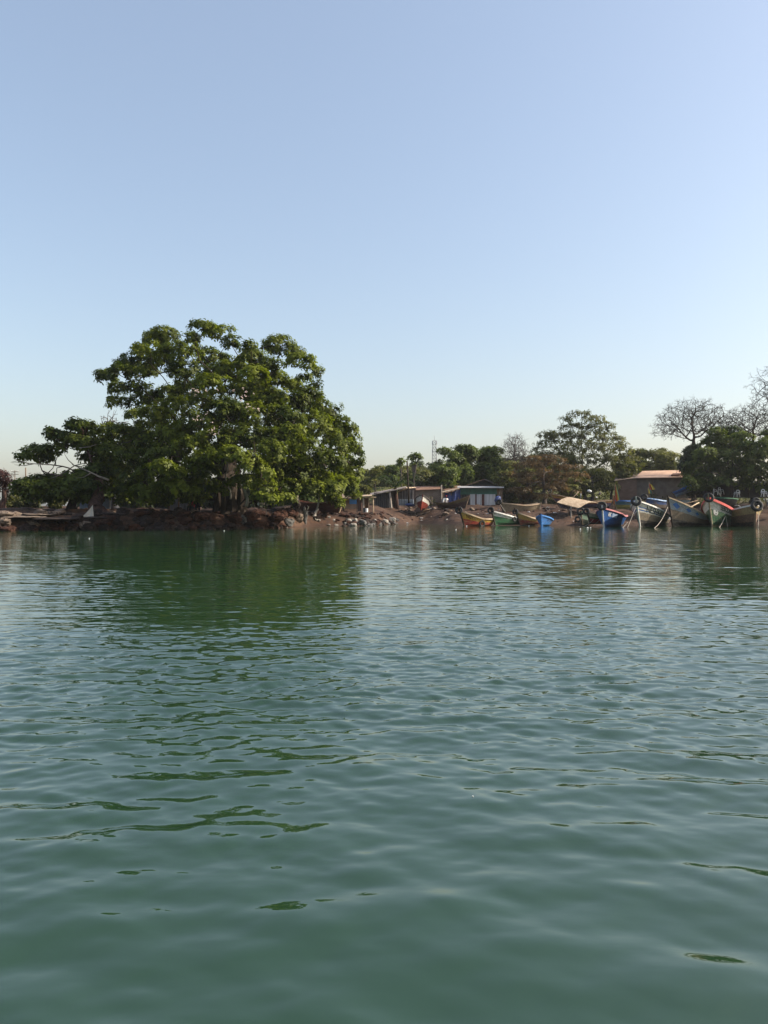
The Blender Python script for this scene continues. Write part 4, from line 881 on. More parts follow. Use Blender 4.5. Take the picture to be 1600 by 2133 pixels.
side_tyre('green', 'tyre hanging on the side of the green white boat', 0.5, 0.72, 11)
side_tyre('emblem', 'tyre at the far rail of the green emblem boat', 0.62, 0.85, 12)
side_tyre('meshaa', 'tyre at the far rail of the striped lettered boat', 0.62, 0.95, 11)

# mooring ropes
def rope(label, pts, r0=0.03, sag=0.0):
    pts = [Vector(p) for p in pts]; out = []
    if len(pts) == 2:
        for i in range(9):
            q = i / 8; p = pts[0].lerp(pts[1], q); p.z -= sag * 4 * q * (1 - q); out.append(p)
    else: out = pts
    c = out[0].copy(); mb = MB(); mb.tube(out, r0 * 0.62, 5)
    o = mb.build('mooring_rope', M['rope'], None, True, at=c); o.location = c
    return tag(o, label, 'rope', 'mooring ropes')
rope('pale rope falling straight from the white post into the water', [bpt('meshaa', 0, 0.9, 0, (0, -0.1, 0)), P(1306, 1102, 69)], 0.035, 0.1)
rope('short rope splitting off beside the straight post rope', [P(1307, 1088, 69.6), P(1296, 1100, 69)], 0.03, 0.05)
rope('long slack rope from the diamond painted bow down to the water', [bpt('diamond', 0.02, 0.75, -1, (0, -0.1, 0)), P(1357, 1103, 66.5)], 0.035, 0.45)
rope('rope dropping from the side of the green emblem boat', [bpt('emblem', 0.22, 0.5, 1, (0.05, 0, 0)), P(1498, 1099, 70.5)], 0.045, 0.1)
rope('thin slanting line from the green emblem boat', [bpt('emblem', 0.24, 0.5, 1, (0.05, 0, 0)), P(1516, 1097, 70.8)], 0.018, 0.1)
rope('rope hanging plumb at the brown bow on the right edge', [bpt('brownbow', 0.05, 1.0, 1, (0, -0.1, 0)), P(1580, 1098, 69.6)], 0.035, 0.0)
rope('slack rope from the red green bow toward the floats', [bpt('redgreen', 0.1, 0.45, 1, (0.05, 0, 0)), P(1206, 1097, 73)], 0.025, 0.25)
rope('line hanging under the red bottomed boat beside the blue one', [bpt('redgreen', 0.3, 0.5, 1, (0.05, 0, 0)), P(1236, 1095, 74)], 0.02, 0.0)
rope('floating line with white floats before the small boats', [P(1178, 1108, 57.5) , P(1200, 1104.5, 60.5), P(1225, 1100.5, 67.2), P(1240, 1099, 70)], 0.018)
rope('rope from the weathered grey bow to the beach', [bpt('greywood', 0, 1, 0, (0.1, -0.1, -0.1)), P(1054, 1066.5, 87)], 0.03, 0.05)
rope('rope at the stern of the weathered grey boat', [bpt('greywood', 0.95, 1, 1), P(1125, 1066, 90)], 0.03, 0.1)

# ------------------------------------------------------------------ flags, awning
def flag_cloth(name, p0, w_, h_, bands, root, at, lean=0.25, seed=1, vertical=True):
    """bands as separate materials across the hanging folds"""
    mb = MB(); nx, nz = 9, 12
    for bi in range(len(bands)):
        mb.mi = bi; vs = []; a0, a1 = bi / len(bands), (bi + 1) / len(bands); k = 4
        for j in range(nz + 1):
            for i in range(k + 1):
                u = a0 + (a1 - a0) * i / k; v = j / nz
                vs.append(p0 + Vector((w_ * u * (0.25 + 0.75 * v ** 0.7) + lean * v * w_, 0.10 * math.sin(u * 14 + seed) * (0.3 + v), -h_ * v * (1 - 0.12 * u))))
        mb.add(vs, [(j * (k + 1) + i, j * (k + 1) + i + 1, (j + 1) * (k + 1) + i + 1, (j + 1) * (k + 1) + i) for j in range(nz) for i in range(k)])
    return mb.build(name, bands, root, True, at=at)
fr_ = mat('flag_red', (0.42, 0.08, 0.03, 1), (0.30, 0.06, 0.03, 1), 4, 0.8); fo_ = mat('flag_orange', (0.55, 0.22, 0.05, 1), None, 4, 0.8); fy_ = mat('flag_yellow', (0.68, 0.5, 0.09, 1), (0.5, 0.38, 0.08, 1), 4, 0.8); fg_ = mat('flag_green', (0.10, 0.26, 0.2, 1), (0.06, 0.2, 0.14, 1), 4, 0.8)
def flag(label, px, y0, yb, Y, flagtop, w_, h_, bands, seed=1, lean=0.2):
    b = P(px, yb, Y); rt = empty('flag', b); tag(rt, label, 'flag')
    MB().tube([b, P(px, y0, Y)], 0.035, 6).build('flag_pole', M['wood'], rt, True, at=b)
    flag_cloth('flag_cloth', P(px, flagtop, Y) + Vector((0.03, 0, 0)), w_, h_, bands, rt, b, lean, seed)
flag('tall limp flag of red, yellow and green rising from the deep blue boat', 1281, 1009, 1062, 75.5, 1012, 0.40, 1.55, [fr_, fy_, fg_], 1, 0.2)
flag('short orange pennant beside the tall limp flag', 1277.5, 1030, 1064, 75.2, 1031, 0.12, 0.95, [fr_, fo_], 2, -0.3)
flag('yellow and green flag on a pole before the orange roofed building', 1352, 1004, 1040, 92, 1008, 0.62, 0.75, [fr_, fy_], 3, 0.1)
flag('small dull green flag below the yellow flag', 1350, 1016, 1042, 91.6, 1018, 0.45, 0.6, [fy_, fg_], 5, 0.0)

b = P(1190, 1078, 84); aw = empty('awning', b); tag(aw, 'arched plywood awning on posts leaning beside the long striped boat', 'awning')
mb = MB(); ny, nx = 8, 10; P0 = P(1160, 1046, 84); P1 = P(1206, 1059.5, 82.5); P2 = P(1252, 1051, 85.5); P3 = P(1205, 1041, 88)
g = []
for j in range(ny + 1):
    for i in range(nx + 1):
        u, v = i / nx, j / ny
        p = P0.lerp(P1, v).lerp(P3.lerp(P2, v), u); p.z += 0.42 * math.sin(math.pi * u) ; g.append(p)
for jj in range(4):                                            # four lapped plywood sheets
    a, c = jj * 2, jj * 2 + 2; vs = []
    for j in (a, c):
        for i in range(nx + 1): vs.append(g[j * (nx + 1) + i] + Vector((0, 0, 0.02 * jj)))
    vs += [v - Vector((0, 0, 0.04)) for v in vs]; n = nx + 1
    mb.add(vs, [(i, i + 1, n + i + 1, n + i) for i in range(nx)] + [(2 * n + i, 3 * n + i, 3 * n + i + 1, 2 * n + i + 1) for i in range(nx)] + [(i, 2 * n + i, 2 * n + i + 1, i + 1) for i in range(nx)] + [(n + i, n + i + 1, 3 * n + i + 1, 3 * n + i) for i in range(nx)])
mb.build('canopy', M['wood_pale'], aw, at=b)
MB().tube([P0 + Vector((0, 0, -.06)), P1 + Vector((0, 0, -.06))], 0.07, 6).build('edge_beam', M['wood'], aw, at=b)
for px, Yq, yt in ((1190, 83, 1055), (1184, 84, 1053), (1248, 86, 1052), (1206, 88, 1042)):
    q = P(px, yt, Yq); MB().tube([q, Vector((q.x, q.y, gz(q.x, q.y) - 0.1))], 0.09 if px == 1190 else 0.05, 7).build('post', M['bark_pale'] if px == 1190 else M['wood'], aw, at=b)
# ------------------------------------------------------------------ rocks
import bmesh
def rock_mesh(seed, m, cuts=7, facet=True, name='rock'):
    r = random.Random(seed); bm = bmesh.new(); bmesh.ops.create_icosphere(bm, subdivisions=3, radius=1.0)
    pl = []
    for _ in range(cuts):
        d = Vector((r.gauss(0, 1), r.gauss(0, 1), r.gauss(0, 0.8))).normalized(); pl.append((d, r.uniform(0.55, 0.86)))
    for v in bm.verts:
        for d, h in pl:
            q = v.co.dot(d)
            if q > h: v.co -= d * (q - h) * 0.92
        v.co *= 1 + 0.22 * mnoise.noise(v.co * 2.2 + Vector((seed * 3.1, 0, 0))) + 0.09 * mnoise.noise(v.co * 6 + Vector((0, seed, 0)))
    me = bpy.data.meshes.new(name); bm.to_mesh(me); bm.free(); me.materials.append(m)
    me.polygons.foreach_set('use_smooth', [not facet] * len(me.polygons)); return me
def rockmat(name, a, b, c):
    t = NT(name); n1 = t.noise(1.3, 6, 0.65); n2 = t.noise(6.0, 6, 0.7)
    col = t.ramp(n1, [(0.3, a), (0.5, b), (0.72, c)])
    col = t.mix(t.ramp(n2, [(0.40, (0, 0, 0, 1)), (0.62, (1, 1, 1, 1))]), tuple(v * 0.4 for v in a[:3]) + (1,), col)
    return t.done(t.princ(col, 0.85, 0.2, t.bump(n2, 0.8, 0.08)))
RK = {'red': rockmat('laterite_rock', (0.04, 0.017, 0.010, 1), (0.075, 0.031, 0.019, 1), (0.125, 0.06, 0.04, 1)),
      'dark': rockmat('dark_rock', (0.022, 0.015, 0.012, 1), (0.04, 0.026, 0.021, 1), (0.07, 0.048, 0.04, 1)),
      'grey': rockmat('grey_stone', (0.10, 0.098, 0.095, 1), (0.2, 0.195, 0.185, 1), (0.33, 0.31, 0.28, 1)),
      'white': rockmat('whitish_stone', (0.26, 0.23, 0.2, 1), (0.42, 0.39, 0.34, 1), (0.62, 0.58, 0.52, 1)),
      'tan': rockmat('tan_rock', (0.16, 0.115, 0.085, 1), (0.25, 0.19, 0.145, 1), (0.36, 0.29, 0.22, 1))}
PROTO = {k: [rock_mesh(i * 7 + ord(k[0]), m, 6 + i % 4, facet=True) for i in range(4)] for k, m in RK.items()}
rr = random.Random(12)
def rock(kind, loc, size, label, group=None, rot=None, name='boulder', cat='rock'):
    o = bpy.data.objects.new(name, rr.choice(PROTO[kind])); o.location = loc; o.scale = size
    o.rotation_euler = rot or (rr.uniform(-.25, .25), rr.uniform(-.25, .25), rr.uniform(0, 6.28)); link(o); return tag(o, label, cat, group)
def name_ok(kw): return kw.get('name') != 'rock_slab'
def prock(kind, px, py, rx, ry, Y, label, group=None, **kw):
    yb_ = py + ry * 0.8; Ys = float(np.interp(px, [a for a, _ in _sh], [CAMZ * FOC / (b - CY) for _, b in _sh]))
    if px < 840 and name_ok(kw):
        for i in range(260):                                # walk along the line of sight until the ground is met
            Yt = Ys - 1.2 + 0.06 * i; q = P(px, yb_, Yt)
            if gz(q.x, q.y) >= q.z: Y = Yt; break
    k = Y / FOC; return rock(kind, P(px, py, Y), (rx * k, rx * k * 0.85, ry * k), label, group, rot=kw.pop('rot', (rr.uniform(-.1, .1), rr.uniform(-.1, .1), rr.uniform(-.4, .4))), **kw)
for a in [('red', 520, 1077, 24, 12, 63, 'large sunlit red brown boulder under the tree trunk, higher of the two biggest'), ('red', 489, 1079, 17, 13, 62.5, 'round orange brown boulder directly below the great trunk'), ('red', 535, 1092, 24, 10, 62, 'low pinkish red boulder at the waterline, below the biggest boulder'),
          ('dark', 480, 1096, 14, 7, 61.5, 'low dark boulder at the waterline, left of the pinkish red one'), ('red', 574, 1084, 18, 12, 64, 'red brown boulder with a lit flank left of the grey block'), ('grey', 601, 1087, 14, 10, 64.5, 'large angular grey block left of the white stained rock'),
          ('grey', 508, 1082, 9, 11, 62, 'grey rock with a white spot between the orange and the biggest boulder'), ('tan', 622, 1079, 12, 11, 66, 'tan brown rock leaning on the white stained rock'), ('grey', 636, 1077, 6, 19, 66, 'tall white stained rock standing upright at the waterline'), ('white', 634, 1064, 4, 9, 65.6, 'white lit fin on top of the upright stained rock'),
          ('dark', 618, 1050, 9, 9, 70, 'dark egg shaped boulder behind the upright stained rock'), ('red', 383, 1073, 17, 10, 62, 'rounded red boulder in front of the person in red'), ('red', 387, 1085, 15, 8, 61, 'flat lit red slab below the rounded red boulder'), ('red', 412, 1077, 16, 11, 62, 'red boulder with orange streaks right of the person in red'),
          ('dark', 307, 1084, 14, 10, 61.5, 'squared dark red boulder in the shade, left of the centre of the heap'), ('tan', 403, 1066, 10, 5, 62.5, 'pale capped stone directly before the person in red'), ('tan', 373, 1098.5, 11, 3, 57.5, 'low pale stone awash before the shaded heap'),
          ('tan', 84, 1068, 14, 7, 62, 'grey humped rock on the flat slabs at the left'), ('red', 221, 1091, 12, 8, 60, 'leaning red rock at the right end of the flat slabs'), ('tan', 12, 1072, 22, 8, 62, 'pale lit rock shelf at the far left edge'), ('tan', 10, 1088, 18, 10, 61, 'tan rock face under the pale shelf'), ('dark', 585, 1060, 28, 7, 66, 'long dark ledge behind the red brown boulders'), ('tan', 455, 1065, 13, 5, 63.5, 'grey mossy stone at the left foot of the great trunk')]:
    prock(*a)
for a in [(55, 1077, 50, 3.0, 58.9, 'flat pale slab nearest the left edge'), (120, 1080, 54, 3.2, 58.6, 'longest flat brown slab overhanging the left shore'), (195, 1079, 34, 3.0, 58.9, 'flat brown slab before the white cloth'), (75, 1072, 44, 2.6, 59.6, 'upper flat slab before the humped rock'), (235, 1070, 26, 3, 59.8, 'flat grey slab right of the leaning trunk')]:
    prock('tan' if a[0] < 100 else 'dark', a[0], a[1], a[2], a[3], a[4], a[5], rot=(0.02, 0.02, 0.05), name='rock_slab')
def scatter(kind_w, px0, px1, n, dmin, dmax, s0, s1, label, group, name='boulder', zoff=0.1, flat=0.7, cat='rock'):
    ks = list(kind_w)
    for i in range(n):
        px = rr.uniform(px0, px1); Ys = float(np.interp(px, [a for a, _ in _sh], [CAMZ * FOC / (b - CY) for _, b in _sh])); y = Ys + rr.uniform(dmin, dmax)
        x = (px - CX) / FOC * Ys; s = rr.uniform(s0, s1) * rr.uniform(0.6, 1.2); kd = rr.choices(ks, [kind_w[k] for k in ks])[0]
        z = max(gz(x, y), -0.1) + s * zoff
        rock(kd, (x, y, z), (s * rr.uniform(0.8, 1.4), s * rr.uniform(0.7, 1.1), s * flat * rr.uniform(0.7, 1.2)), label, group, name=name, cat=cat)
scatter({'red': 3, 'dark': 4}, 215, 600, 75, -0.2, 1.0, 0.2, 0.56, 'dark red boulder in the shaded heap along the waterline', 'shaded boulders below the great tree')
scatter({'red': 4, 'dark': 3}, 215, 620, 70, 1.0, 3.2, 0.28, 0.68, 'red brown boulder higher in the shaded heap', 'upper boulders below the great tree')
scatter({'dark': 4, 'tan': 1, 'red': 2}, -20, 215, 46, -0.1, 1.5, 0.28, 0.6, 'dark rock under the overhanging flat slabs', 'rocks below the slabs at the left')
scatter({'tan': 3, 'dark': 2}, -20, 240, 24, 2.0, 5.0, 0.3, 0.6, 'weathered rock on the flat shore at the left', 'rocks on the flat left shore', flat=0.5)
scatter({'red': 4, 'dark': 3}, 640, 800, 60, 0.6, 6.5, 0.25, 0.6, 'low reddish rock between the stone heap and the stalls', 'low reddish rocks before the stalls', flat=0.5)
scatter({'grey': 4, 'white': 1, 'dark': 3}, 715, 828, 54, -0.3, 1.6, 0.12, 0.36, 'angular grey stone in the pale heap at the end of the beach', 'pale stone heap by the beach', flat=0.9)
scatter({'white': 3, 'grey': 2}, 590, 700, 16, -0.1, 2.0, 0.12, 0.26, 'small pale broken stone beside the upright stained rock', 'small pale stones by the stained rock')
for a in [('white', 726, 1084, 7, 4.5, 74, 'white slab at the left end of the pale stone heap'), ('white', 741, 1085, 5, 6, 74, 'upright white stone beside the white slab'), ('grey', 756, 1088, 11, 7, 74, 'dark grey faced block in the pale stone heap'), ('white', 782, 1085, 6, 4, 76, 'white stone mid pale heap'), ('white', 803, 1086, 7, 5, 77, 'white wedge stone in the pale heap'), ('white', 818, 1083, 10, 5, 80, 'long tilted pale slab ending the heap at the beach')]:
    prock(*a, name='stone')
scatter({'tan': 2, 'red': 2, 'dark': 3, 'white': 1}, 830, 1240, 130, 0.6, 14, 0.06, 0.24, 'small stone lying on the open beach', 'small stones on the beach', name='stone')
scatter({'tan': 3, 'dark': 1}, 840, 1010, 8, 4, 12, 0.25, 0.55, 'tan hummock rock on the beach left of the yellow boat', 'tan rocks on the beach', flat=0.5)
scatter({'dark': 2, 'red': 2}, 1120, 1600, 40, 9, 22, 0.15, 0.4, 'dark clod on the bank behind the boats', 'dark clods on the bank', name='stone', flat=0.5)
# litter: crumpled scraps
def scrap_mesh(seed):
    r = random.Random(seed); bm = bmesh.new(); bmesh.ops.create_grid(bm, x_segments=4, y_segments=4, size=0.5)
    for v in bm.verts: v.co += Vector((r.uniform(-.12, .12), r.uniform(-.12, .12), r.uniform(0, 0.32)))
    bmesh.ops.solidify(bm, geom=bm.faces[:], thickness=0.03)
    me = bpy.data.meshes.new('plastic_scrap'); bm.to_mesh(me); bm.free(); me.materials.append(M['plastic_white']); return me
SCR = [scrap_mesh(i) for i in range(4)]
for i in range(64):
    px = rr.uniform(830, 1260) if i < 50 else rr.uniform(1260, 1590); Ys = float(shore((px - CX) / FOC * 80)); y = Ys + rr.uniform(0.8, 14); x = (px - CX) / FOC * y
    s = rr.uniform(0.12, 0.34); o = bpy.data.objects.new('plastic_scrap', SCR[i % 4]); o.location = (x, y, gz(x, y) + 0.01); o.scale = (s, s, s); o.rotation_euler = (0, 0, rr.uniform(0, 6)); link(o)
    tag(o, 'crumpled white plastic scrap littering the shore', 'litter', 'litter on the shore')
# floats on the water
fm = rock_mesh(99, M['plastic_white'], 0, False, 'float')
for px, py, s, lab in [(1209, 1103, .14, 'white float, nearest of the floats on the line'), (1224, 1101, .17, 'largest white float on the line'), (1230, 1100, .13, 'white float against the largest one'), (972, 1096.5, .12, 'white float under the yellow boat bow'), (950, 1104, .1, 'lone white scrap of float before the yellow boat'), (1102, 1096, .11, 'white float before the small red yellow boat'), (505, 1100.5, .1, 'white float before the pinkish red boulder'), (467, 1106, .08, 'tiny white float before the shaded heap'), (186, 1122, .06, 'lone white speck of foam float far left'), (985, 1664, .007, 'tiny pale floating leaf scrap nearest the viewer')]:
    Yf = CAMZ * FOC / (py - CY); o = bpy.data.objects.new('float', fm); q = P(px, py, Yf); o.location = (q.x, q.y, wz(q.x, q.y) + s * 0.3); s *= 0.5; o.scale = (s, s, s * 0.7); link(o); tag(o, lab, 'float')

# ------------------------------------------------------------------ huts
iron = mat('corrugated_iron_grey', (0.20, 0.205, 0.215, 1), (0.13, 0.125, 0.12, 1), 1.5, 0.6, 0.35, 0, (2, 2, 0.3)); iron_w = mat('whitewashed_iron', (0.50, 0.50, 0.51, 1), (0.34, 0.33, 0.32, 1), 1.6, 0.6, 0.35, 0, (3, 3, 0.25))
iron_g = mat('green_iron', (0.045, 0.14, 0.10, 1), (0.03, 0.09, 0.066, 1), 1.2, 0.55, 0.35); iron_d = mat('black_tarred_sheet', (0.03, 0.032, 0.034, 1), (0.055, 0.053, 0.052, 1), 1.4, 0.7, 0.25, 0, (3, 3, 0.3)); iron_r = mat('rusty_iron', (0.26, 0.15, 0.10, 1), (0.14, 0.075, 0.05, 1), 1.5, 0.75, 0.2)
iron_b = mat('bluish_iron', (0.24, 0.29, 0.34, 1), (0.15, 0.18, 0.21, 1), 1.5, 0.55, 0.35); roof_o = mat('orange_roof_sheet', (0.62, 0.40, 0.26, 1), (0.48, 0.29, 0.19, 1), 0.9, 0.65, 0.3); brown_d = mat('brown_curtain', (0.16, 0.10, 0.085, 1), (0.09, 0.055, 0.045, 1), 2, 0.85, 0.1, 0, (4, 4, 0.4))
tarp = mat('blue_tarpaulin', (0.03, 0.055, 0.19, 1), (0.016, 0.026, 0.08, 1), 1.4, 0.5, 0.35); tarp_l = mat('bright_blue_tarpaulin', (0.10, 0.32, 0.66, 1), (0.06, 0.2, 0.5, 1), 1.4, 0.5, 0.35); dark_in = mat('dark_interior', (0.012, 0.011, 0.010, 1), (0.02, 0.018, 0.016, 1), 3, 0.9)
wallg = mat('grey_render', (0.20, 0.17, 0.145, 1), (0.13, 0.105, 0.088, 1), 1.1, 0.9, 0.1)
def brickmat(name, a, b, m, sc):
    t = NT(name); tc = t.n('ShaderNodeTexCoord'); mp = t.n('ShaderNodeMapping'); mp.inputs['Rotation'].default_value = (R(90), 0, 0); t.l(tc.outputs['Object'], mp.inputs[0])
    bk = t.n('ShaderNodeTexBrick'); bk.inputs['Scale'].default_value = sc; bk.inputs['Color1'].default_value = a; bk.inputs['Color2'].default_value = b; bk.inputs['Mortar'].default_value = m; bk.inputs['Mortar Size'].default_value = 0.03
    t.l(mp.outputs[0], bk.inputs['Vector']); n = t.noise(1.2, 5)
    col = t.mix(t.ramp(n, [(0.4, (0, 0, 0, 1)), (0.7, (0.6, 0.6, 0.6, 1))]), bk.outputs[0], tuple(v * 0.45 for v in a[:3]) + (1,))
    return t.done(t.princ(col, 0.9, 0.1))
brick = brickmat('mud_brick', (0.30, 0.22, 0.165, 1), (0.24, 0.165, 0.12, 1), (0.14, 0.11, 0.085, 1), 1.6); brick2 = brickmat('red_brick', (0.25, 0.155, 0.115, 1), (0.19, 0.115, 0.085, 1), (0.12, 0.09, 0.07, 1), 1.6)
def quad3(x0, y0, x1, y1, Y, Y1=None): return P(x0, y1, Y), P(x1, y1, Y1 or Y), P(x1, y0, Y1 or Y), P(x0, y0, Y)   # bl, br, tr, tl
def hut(name, label, px, py, Y, cat='shed'):
    b = P(px, py, Y); r = empty(name, b); tag(r, label, cat); return r, b
def slab(mb, a, b, c, d, th=0.06):
    n = (Vector(b) - Vector(a)).cross(Vector(d) - Vector(a)).normalized(); return mb.prism([a, b, c, d], -n * th)
BK = Vector((0, 1, 0))
# sheet metal shack
r, b = hut('metal_shack', 'sheet metal shack with a green band over whitewashed panels, blue tarpaulin at its side', 1000, 1053, 104)
MB().sheet(*quad3(958, 1016, 1035, 1030, 104)).build('upper_wall', iron_g, r, at=b)
for x0, x1 in ((979, 990), (993, 1003.5), (1009, 1032)):
    MB().sheet(*quad3(x0, 1029.5, x1, 1053, 103.96), pitch=0.2).build('wall_panel', iron_w, r, at=b)
for x0, x1 in ((990, 993), (1003.5, 1009)):
    slab(MB(), *quad3(x0, 1029, x1, 1053, 104.0), 0.1).build('door_post', mat('oxblood_paint', (0.12, 0.04, 0.03, 1), (0.07, 0.03, 0.025, 1), 3, 0.7), r, at=b)
MB().sheet(*quad3(1035, 1018, 1047, 1053, 104.05), pitch=0.35).build('plank_wall', M['wood'], r, at=b)
MB().sheet(*quad3(958, 1029.8, 979, 1053, 104.1), pitch=0.3).build('side_panel', iron_d, r, at=b)
slab(MB(), P(1047, 1053, 104.1), P(1047, 1053, 104.1) + BK * 5, P(1047, 1016, 104.1) + BK * 5, P(1047, 1016, 104.1), 0.06).build('end_wall', iron_r, r, at=b)
slab(MB(), P(953, 1015.6, 103.4), P(1050, 1015.6, 103.4), P(1050, 1012.5, 108.5), P(953, 1012.5, 108.5), 0.07).build('roof', mat('pale_roof_edge', (0.42, 0.41, 0.4, 1), (0.26, 0.25, 0.24, 1), 1.2, 0.6), r, at=b)
# gabled hut behind
r, b = hut('gabled_hut', 'dark gabled hut rising behind the green banded shack', 1010, 1045, 110, 'hut')
mb = MB(); mb.prism([P(968, 1040, 110), P(1050, 1040, 110), P(1050, 1016, 110), P(1010, 1001, 110), P(968, 1014, 110)], BK * 5); mb.build('wall', mat('dark_gable_boards', (0.09, 0.08, 0.075, 1), (0.05, 0.042, 0.04, 1), 2, 0.8), r, at=b)
slab(MB(), P(1009, 998.5, 109.3), P(1056, 1018, 109.3), P(1056, 1018, 109.3) + BK * 6.4, P(1009, 998.5, 109.3) + BK * 6.4, -0.09).build('roof', mat('pale_rusted_roof', (0.34, 0.29, 0.25, 1), (0.2, 0.15, 0.12, 1), 1.2, 0.7), r, at=b)
slab(MB(), P(1009.5, 998.7, 109.3), P(960, 1016.5, 109.3), P(960, 1016.5, 109.3) + BK * 6.4, P(1009.5, 998.7, 109.3) + BK * 6.4, 0.09).build('roof', iron_r, r, at=b)
MB().tube([P(1052, 1018, 109.2), P(1053, 1047, 109.2)], 0.14, 7).build('corner_post', M['bark_pale'], r, at=b)
slab(MB(), P(1000, 1014.5, 109.9), P(1036, 1014.5, 109.9), P(1036, 1011, 109.9), P(1000, 1011, 109.9), -0.05).build('gable_beam', mat('oxblood_paint', (1, 1, 1, 1)), r, at=b)
# tarpaulin lean-to
r, b = hut('tarp_lean_to', 'lean-to closed with a dark blue tarpaulin between the brick wall and the metal shack', 942, 1051, 102, 'lean-to')
mb = MB(); nx, nz = 12, 8; vs = []
for j in range(nz + 1):
    for i in range(nx + 1):
        u, v = i / nx, j / nz; top = 1027 - 7 * u; q = P(926 + 33 * u, top + (1052 - top) * v, 101.6); vs.append(q + Vector((0, 0.09 * math.sin(u * 16 + v * 2) + 0.12 * math.sin(u * 5 + v * 4), 0)))
mb.add(vs, [(j * (nx + 1) + i, j * (nx + 1) + i + 1, (j + 1) * (nx + 1) + i + 1, (j + 1) * (nx + 1) + i) for j in range(nz) for i in range(nx)]); mb.build('tarpaulin', tarp, r, at=b)
slab(MB(), P(922, 1025.6, 101), P(957, 1017.5, 101), P(957, 1016, 104.2), P(922, 1023, 105), 0.07).build('roof', M['wood_pale'], r, at=b)
for px, y0 in ((925.6, 1026), (940, 1022), (955, 1018)): MB().tube([P(px, y0, 101.7), P(px, 1054, 101.7)], 0.07, 6).build('post', M['wood'], r, at=b)
# brick building left of it
r, b = hut('brick_house', 'unplastered mud brick house with a small dark window, behind the red white boat', 895, 1049, 111, 'house')
slab(MB(), *quad3(864, 1020, 927, 1052, 111), -0.3).build('wall', brick, r, at=b)
slab(MB(), P(918, 1026, 112), P(960, 1026, 112), P(960, 1011, 116), P(918, 1012, 116), 0.1).build('roof', brick2, r, at=b)
slab(MB(), *quad3(904, 1026, 914, 1034, 110.97), -0.08).build('window', dark_in, r, at=b)
for px in (903, 914.6): MB().box(P(px, 1030, 110.93), (0.12, 0.1, 0.85)).build('window_jamb', M['bark_pale'], r, at=b)
slab(MB(), P(860, 1021, 110.4), P(918, 1018.5, 110.4), P(918, 1012, 115), P(860, 1013, 115), 0.1).build('roof', iron_r, r, at=b)
MB().tube([P(919.5, 1010, 110.6), P(919.8, 1052, 110.6)], 0.11, 7).build('corner_post', M['bark_pale'], r, at=b)
for i, x in enumerate((884, 890, 895, 900)): MB().tube([P(x, 1034 + i % 2, 110.5), P(x + 0.5, 1053, 110.5)], 0.05, 5).build('fence_stake', M['wood_pale'], r, at=b)
# dark shed left of the palm
r, b = hut('tarred_shed', 'low black tarred sheet shed with a slanting roof, left of the young palm', 793, 1058, 98)
MB().sheet(*quad3(779, 1026, 812, 1058, 98), pitch=0.25).build('front_wall', iron_d, r, at=b)
mb = MB(); slab(mb, P(771, 1031, 97.3), P(846, 1015.5, 97.3), P(846, 1012.5, 102.5), P(771, 1027, 102.5), 0.08); mb.build('roof', mat('pale_rusted_roof', (1, 1, 1, 1)), r, at=b)
MB().tube([P(811.5, 1022, 97.6), P(815.5, 1059, 97.2)], 0.13, 7).build('leaning_post', M['bark_pale'], r, at=b)
slab(MB(), P(779, 1058, 98.05), P(779, 1058, 98.05) + BK * 4, P(779, 1030, 98.05) + BK * 4, P(779, 1030, 98.05), 0.05).build('end_wall', iron_d, r, at=b)
slab(MB(), *quad3(812, 1021, 822, 1056, 100.5), -0.1).build('back_wall', mat('dark_gable_boards', (1, 1, 1, 1)), r, at=b)
r, b = hut('grey_shed', 'grey plank shed with a bluish lower wall between the palm and the bare pole', 840, 1050, 101)
MB().sheet(*quad3(829, 1021, 862, 1040, 101), pitch=0.3).build('upper_wall', iron_r if False else mat('grey_planks', (0.11, 0.10, 0.10, 1), (0.06, 0.055, 0.055, 1), 2, 0.8), r, at=b)
MB().sheet(*quad3(829, 1040, 862, 1053, 100.95), pitch=0.2).build('lower_wall', iron_b, r, at=b)
slab(MB(), P(828, 1024, 100.3), P(848, 1016.5, 100.3), P(866, 1014.5, 104), P(840, 1014, 105), 0.08).build('roof', M['wood_pale'], r, at=b)
slab(MB(), *quad3(845, 1017, 866, 1050, 101.6), -0.1).build('brown_wall', mat('brown_boards', (0.14, 0.095, 0.08, 1), (0.08, 0.055, 0.045, 1), 2, 0.8), r, at=b)
# stall with posts
r, b = hut('market_stall', 'flat roofed open stall with a bright blue tarpaulin hanging inside', 728, 1065, 84, 'stall')
slab(MB(), P(694, 1036, 82.6), P(746, 1038.5, 82.6), P(750, 1030, 88), P(690, 1028.5, 88), 0.09).build('roof', mat('dry_thatch', (0.23, 0.17, 0.12, 1), (0.12, 0.085, 0.06, 1), 3, 0.9), r, at=b)
slab(MB(), *quad3(700, 1037, 748, 1066, 87.5), -0.05).build('back_wall', mat('tan_boards', (0.38, 0.3, 0.23, 1), (0.24, 0.18, 0.14, 1), 1.6, 0.85), r, at=b)
slab(MB(), *quad3(728, 1040, 746, 1050, 87.2), -0.04).build('tarpaulin', tarp_l, r, at=b)
for px in (716, 744): MB().tube([P(px, 1037, 83), P(px, 1068, 83)], 0.08 if px < 730 else 0.06, 6).build('post', M['wood_dark'], r, at=b)
r, b = hut('post_frame', 'small frame of pale posts with a brown plank screen, right of the stall', 764, 1067, 82, 'shelter')
MB().sheet(*quad3(745, 1036, 755, 1065, 82), pitch=0.18).build('plank_screen', brown_d, r, at=b)
